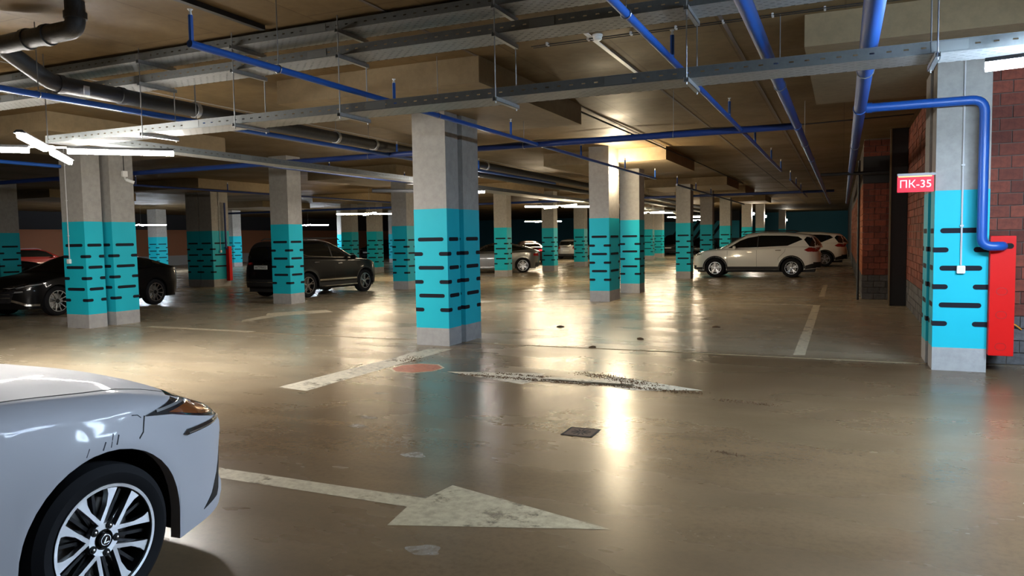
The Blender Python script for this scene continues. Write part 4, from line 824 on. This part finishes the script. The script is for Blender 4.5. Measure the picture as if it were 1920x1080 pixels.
# --- black SUV with a rear plate
suv('paint_black', (-15.27, 19.12, 0), PI/2-.07, 'black SUV parked behind the single teal column, rear number plate showing', near=True, wb=2.62, L=4.62, fo=.92, ro=.98, rr=.245,
    zr=[(-2.22, 1.14), (-2.14, 1.38), (-1.92, 1.64), (-1.2, 1.70), (-.4, 1.72), (.0, 1.67), (.4, 1.48), (1.02, 1.11)], zt=[(-2.3, 1.0), (-2.1, 1.14), (-1.4, 1.18), (0, 1.14), (.95, 1.10), (1.5, 1.06), (1.85, 1.0), (2.1, .92), (2.25, .76)], rails=(-1.6, .4, .64, 1.755), rail_mat='steel_dark', plate_rear=(.93, '667TMA02'),
    drop=('arch_trim', 'rear_quarter', 'headlight', 'headlight_lens', 'front_skirt', 'rear_bumper', 'taillight', 'side_window', 'window_post'),
    add=[('side_window', 'S', [(-1.62, 1.40), (-1.2, 1.24), (-.2, 1.18), (.78, 1.145), (.30, 1.44), (.02, 1.55), (-.4, 1.60), (-1.2, 1.585), (-1.5, 1.54)], 'car_glass', dict(tree='g')), ('window_post', 'S', strip([(-.14, 1.17), (-.2, 1.60)], .05), 'car_trim', dict(tree='g', off=.008)), ('belt_chrome', 'S', strip([(-1.55, 1.36), (-1.2, 1.23), (-.2, 1.17), (.78, 1.135)], .014), 'chrome', dict(tree='g', off=.012)),
         ('arch_trim', 'S', arcpts(1.31, .365, .475, -8, 188, 20)+arcpts(1.31, .365, .428, 188, -8, 20), 'car_trim', dict(off=.006)), ('arch_trim', 'S', arcpts(-1.31, .365, .475, -8, 188, 20)+arcpts(-1.31, .365, .428, 188, -8, 20), 'car_trim', dict(off=.006)),
         ('sill_chrome', 'S', [(-.85, .47), (.85, .46), (.85, .51), (-.85, .52)], 'chrome', dict(off=.012)), ('side_step', 'S', strip([(-.8, .30), (.85, .30)], .03), 'chrome', dict(off=.05, thick=.045)),
         ('taillight', 'B', [(.40, 1.0), (.84, .98), (.84, 1.10), (.45, 1.06)], 'taillight'), ('taillight', 'B', [(-.40, 1.0), (-.84, .98), (-.84, 1.10), (-.45, 1.06)], 'taillight'), ('bumper_chrome', 'B', strip([(-.8, .50), (.8, .50)], .02), 'chrome', dict(off=.01)), ('reflector', 'B', [(.72, .66), (.80, .66), (.80, .69), (.72, .69)], 'lens_clear'), ('badge', 'B', arcpts(0, 1.07, .06, 0, 350, 16), 'chrome', dict(off=.008)),
         ('spoiler', 'T', [(-2.10, -.58), (-1.85, -.6), (-1.85, .6), (-2.10, .58)], 'car_trim', dict(off=.03, thick=.02)), ('headlight', 'S', [(1.8, .95), (2.0, 1.0), (2.2, .93), (2.2, .86)], 'lens_dark', dict(off=.006))])
# --- saloons and hatchbacks
def saloon(paint, loc, rz, label, **kw_):
    sp = dict(loc=loc, rz=rz, label=label, L=5.0, W=1.9, wb=2.94, R=.35, rr=.25, fo=.95, ro=1.12, paint=paint, style=11, pf=2.5, cf=.8, cr=.75, gap=.045, rnd=.06, crown=.05,
      zt=[(-2.6, .95), (-2.4, 1.04), (-1.6, 1.05), (-.3, 1.0), (.9, 1.0), (1.5, .93), (2.0, .85), (2.3, .74), (2.42, .62)],
      zr=[(-2.3, 1.03), (-1.6, 1.29), (-.7, 1.47), (-.1, 1.48), (.4, 1.36), (1.15, 1.0)], gq=4, tum=.34, nose=[(0, -.1), (.3, 0), (.6, 0), (.8, -.06), (1., -.2)], tail=[(0, -.15), (.35, -.04), (.7, 0), (.95, -.01), (1.05, -.05)],
      sill=[(-2.6, .32), (-1.9, .22), (1.9, .20), (2.4, .22)], mirrors=[(.75, .98, 1.06)],
      patches=[('side_window', 'S', [(-1.75, 1.13), (-.9, 1.05), (.85, 1.04), (.35, 1.33), (.05, 1.41), (-.5, 1.42), (-1.2, 1.33)], 'car_glass', dict(tree='g')), ('windscreen', 'F', [(-.72, 1.06), (.72, 1.06), (.56, 1.40), (-.56, 1.40)], 'car_glass', dict(tree='g')), ('rear_window', 'B', [(-.66, 1.10), (.66, 1.10), (.54, 1.36), (-.54, 1.36)], 'car_glass', dict(tree='g')),
       ('quarter_trim', 'S', strip([(-1.78, 1.12), (-1.55, 1.19)], .05), 'chrome', dict(tree='g', off=.006)), ('sill_trim', 'S', strip([(-.9, .30), (.9, .29)], .025), 'chrome', dict(off=.006)),
       ('headlight', 'S', [(1.75, .80), (2.1, .79), (2.36, .70), (2.36, .63), (2.05, .70)], 'lens_dark', dict(off=.006, grid=.03)), ('headlight_lens', 'S', strip([(1.85, .775), (2.1, .75), (2.32, .68)], .025), 'lens_clear', dict(off=.009, grid=.03)), ('bumper_trim', 'S', strip([(2.35, .42), (2.15, .30), (1.92, .29)], .045), 'chrome', dict(off=.006, grid=.03)), ('bumper_light', 'S', [(2.2, .60), (2.32, .585), (2.32, .62), (2.2, .63)], 'lens_clear', dict(off=.006, grid=.03)),
       ('grille', 'F', [(-.6, .66), (.6, .66), (.5, .36), (-.5, .36)], 'lens_dark'), ('grille_bars', 'F', strip([(-.5, .56), (.5, .56)], .02), 'chrome', dict(off=.008)), ('grille_bars', 'F', strip([(-.5, .48), (.5, .48)], .02), 'chrome', dict(off=.008)),
       ('taillight', 'S', [(-2.2, .90), (-2.5, .93), (-2.55, .80), (-2.35, .80)], 'taillight', dict(off=.006)), ('taillight', 'B', [(-.85, .80), (.85, .80), (.85, .92), (-.85, .92)], 'taillight'), ('lower_trim', 'B', [(-.8, .3), (.8, .3), (.8, .48), (-.8, .48)], 'car_trim'),
       ('door_seam', 'S', strip([(.93, .25), (.95, .7), (.93, .98)], .007), 'seam', SEAM), ('door_seam', 'S', strip([(-.2, .25), (-.19, 1.0)], .007), 'seam', SEAM), ('door_handle', 'S', [(-.02, .86), (.18, .865), (.18, .89), (-.02, .885)], 'chrome', dict(off=.025, thick=.018))])
    add = kw_.pop('add', []); drop = kw_.pop('drop', ())
    sp.update(kw_); sp['patches'] = [p for p in sp['patches'] if p[0] not in drop]+add; return make_car(sp)
saloon('paint_black', (-18.02, 13.2, 0), -PI/2+.07, 'black saloon with many-spoked wheels behind the left split column', near=True)
saloon('paint_grey', (-15.6, 33.2, 0), PI+.42, 'dusty dark fastback saloon behind the columns right of the middle column', style=6, L=4.6, wb=2.7, ro=.85, zt=[(-2.25, .9), (-2.1, 1.0), (-1.5, 1.04), (-.3, 1.0), (.9, 1.0), (1.5, .93), (2.0, .85), (2.2, .74), (2.32, .62)], zr=[(-2.1, 1.0), (-1.5, 1.26), (-.7, 1.44), (-.1, 1.46), (.4, 1.36), (1.15, 1.0)])
saloon('paint_maroon', (-19.4, 46.5, 0), PI/2+.5, 'dark red saloon with lit tail lights leaving far back', drop=('taillight',), add=[('taillight', 'B', [(-.85, .82), (-.45, .82), (-.45, .92), (-.85, .92)], 'taillight_on'), ('taillight', 'B', [(.45, .82), (.85, .82), (.85, .92), (.45, .92)], 'taillight_on')], plate_rear=(.62, None), style=6)
def hatch(paint, loc, rz, label, **kw_):
    return suv(paint, loc, rz, label, **{**dict(L=4.1, W=1.74, wb=2.55, R=.32, rr=.2, fo=.8, ro=.62, style=6,
      zt=[(-1.92, .9), (-1.75, .98), (-1, 1.0), (0, .97), (1.0, .96), (1.4, .92), (1.8, .84), (2.05, .7)], zr=[(-1.88, .97), (-1.8, 1.2), (-1.55, 1.46), (-.8, 1.54), (0, 1.54), (.5, 1.36), (1.15, .97)],
      nose=[(0, -.1), (.3, 0), (.6, 0), (.8, -.06), (1., -.2)], tail=[(0, -.1), (.35, 0), (.6, 0), (.9, -.02), (1.2, -.1)], sill=[(-2, .3), (-1, .24), (1, .24), (2.1, .26)], mirrors=[(.7, .92, 1.02)], drop=[p for p in ('side_window', 'sill_cladding', 'arch_trim', 'front_skirt', 'rear_bumper', 'headlight', 'headlight_lens', 'taillight', 'rear_quarter', 'rear_window', 'rear_skirt', 'windscreen', 'grille', 'lower_grille', 'door_seam', 'door_handle', 'window_post', 'bonnet_seam')],
      add=[('side_window', 'S', [(-1.5, 1.05), (.85, 1.02), (.4, 1.32), (0, 1.43), (-.8, 1.44), (-1.4, 1.36)], 'car_glass', dict(tree='g')), ('rear_window', 'B', [(-.62, 1.06), (.62, 1.06), (.54, 1.36), (-.54, 1.36)], 'car_glass', dict(tree='g')), ('windscreen', 'F', [(-.64, 1.02), (.64, 1.02), (.52, 1.40), (-.52, 1.40)], 'car_glass', dict(tree='g')),
           ('taillight', 'B', [(.5, .80), (.82, .82), (.82, 1.0), (.56, .98)], 'taillight'), ('taillight', 'B', [(-.5, .80), (-.82, .82), (-.82, 1.0), (-.56, .98)], 'taillight'), ('headlight', 'F', [(.45, .68), (.8, .70), (.8, .80), (.5, .77)], 'lens_clear'), ('headlight', 'F', [(-.45, .68), (-.8, .70), (-.8, .80), (-.5, .77)], 'lens_clear'), ('grille', 'F', [(-.5, .5), (.5, .5), (.45, .32), (-.45, .32)], 'car_trim'), ('rear_skirt', 'B', [(-.7, .3), (.7, .3), (.7, .42), (-.7, .42)], 'car_trim')]), **kw_})
hatch('paint_light', (-19.0, 55.4, 0), PI/2-.1, 'small light hatchback far back, right of the car with lit tail lights', plate_rear=(.66, None))
hatch('paint_red', (-51.0+6.5, 29.6, 0), PI/2-.35, 'small red car with a pale roof at far left behind the black car', plate_rear=(.78, None), extra=[('roof_panel', 'T', [(-1.5, -.5), (.2, -.5), (.2, .5), (-1.5, .5)], 'cap_white', dict(off=.006))])
suv('paint_black', (-38.6, 57.6, 0), -PI/2, 'distant black SUV facing the viewer left of the middle column', plate_front=.62)
suv('paint_black', (-30.0, 17.6, 0), PI/2-.3, 'black car cut off by the left edge in front of the small red car')
suv('paint_black', (-13.6, 66, 0), -PI/2, 'distant dark SUV facing the viewer under the striped wall, left one', plate_front=.62)
saloon('paint_black', (-11.2, 67, 0), -PI/2, 'distant dark saloon facing the viewer under the striped wall, right one', style=6)
# --- bicycle far at the right
bk = empty('bicycle', (-.05, 52, 0), PI/2+.5); tag(bk, 'dark bicycle leaning far back by the brick wall', 'bicycle')
for x in (-.52, .52):
    wv_ = MB().tube([(x+.32*math.cos(a), 0, .335+.32*math.sin(a)) for a in np.linspace(0, 2*PI, 25)], .018, 6, False).build('wheel', 'tyre', bk, True)
    MB().tube([(x, -.04, .335), (x, .04, .335)], .02, 8).build('wheel_hub', 'steel_dark', wv_)
    for q in range(8): a = q*PI/4; MB().tube([(x, 0, .335), (x+.31*math.cos(a), 0, .335+.31*math.sin(a))], .003, 4).build('spoke', 'rod', wv_)
mb = MB()
for p in ([(-.52, 0, .335), (-.05, 0, .30)], [(-.05, 0, .30), (-.2, 0, .82)], [(-.2, 0, .80), (.38, 0, .80)], [(-.05, 0, .30), (.40, 0, .72)], [(-.52, 0, .335), (-.19, 0, .78)], [(.52, 0, .335), (.36, 0, .92)]): mb.tube(p, .018, 8)
mb.build('frame', 'car_trim', bk, True); MB().tube([(.36, -.28, .98), (.38, 0, .96), (.36, .28, .98)], .014, 8).build('handlebar', 'car_trim', bk, True); MB().tube([(.38, 0, .96), (.36, 0, .90)], .015, 8).build('stem', 'car_trim', bk)
MB().tube([(-.32, 0, .86), (-.22, 0, .87), (-.06, 0, .86)], [.06, .05, .02], 8).build('saddle', 'car_trim', bk, True); MB().tube([(-.2, 0, .80), (-.21, 0, .86)], .012, 6).build('seat_post', 'rod', bk)
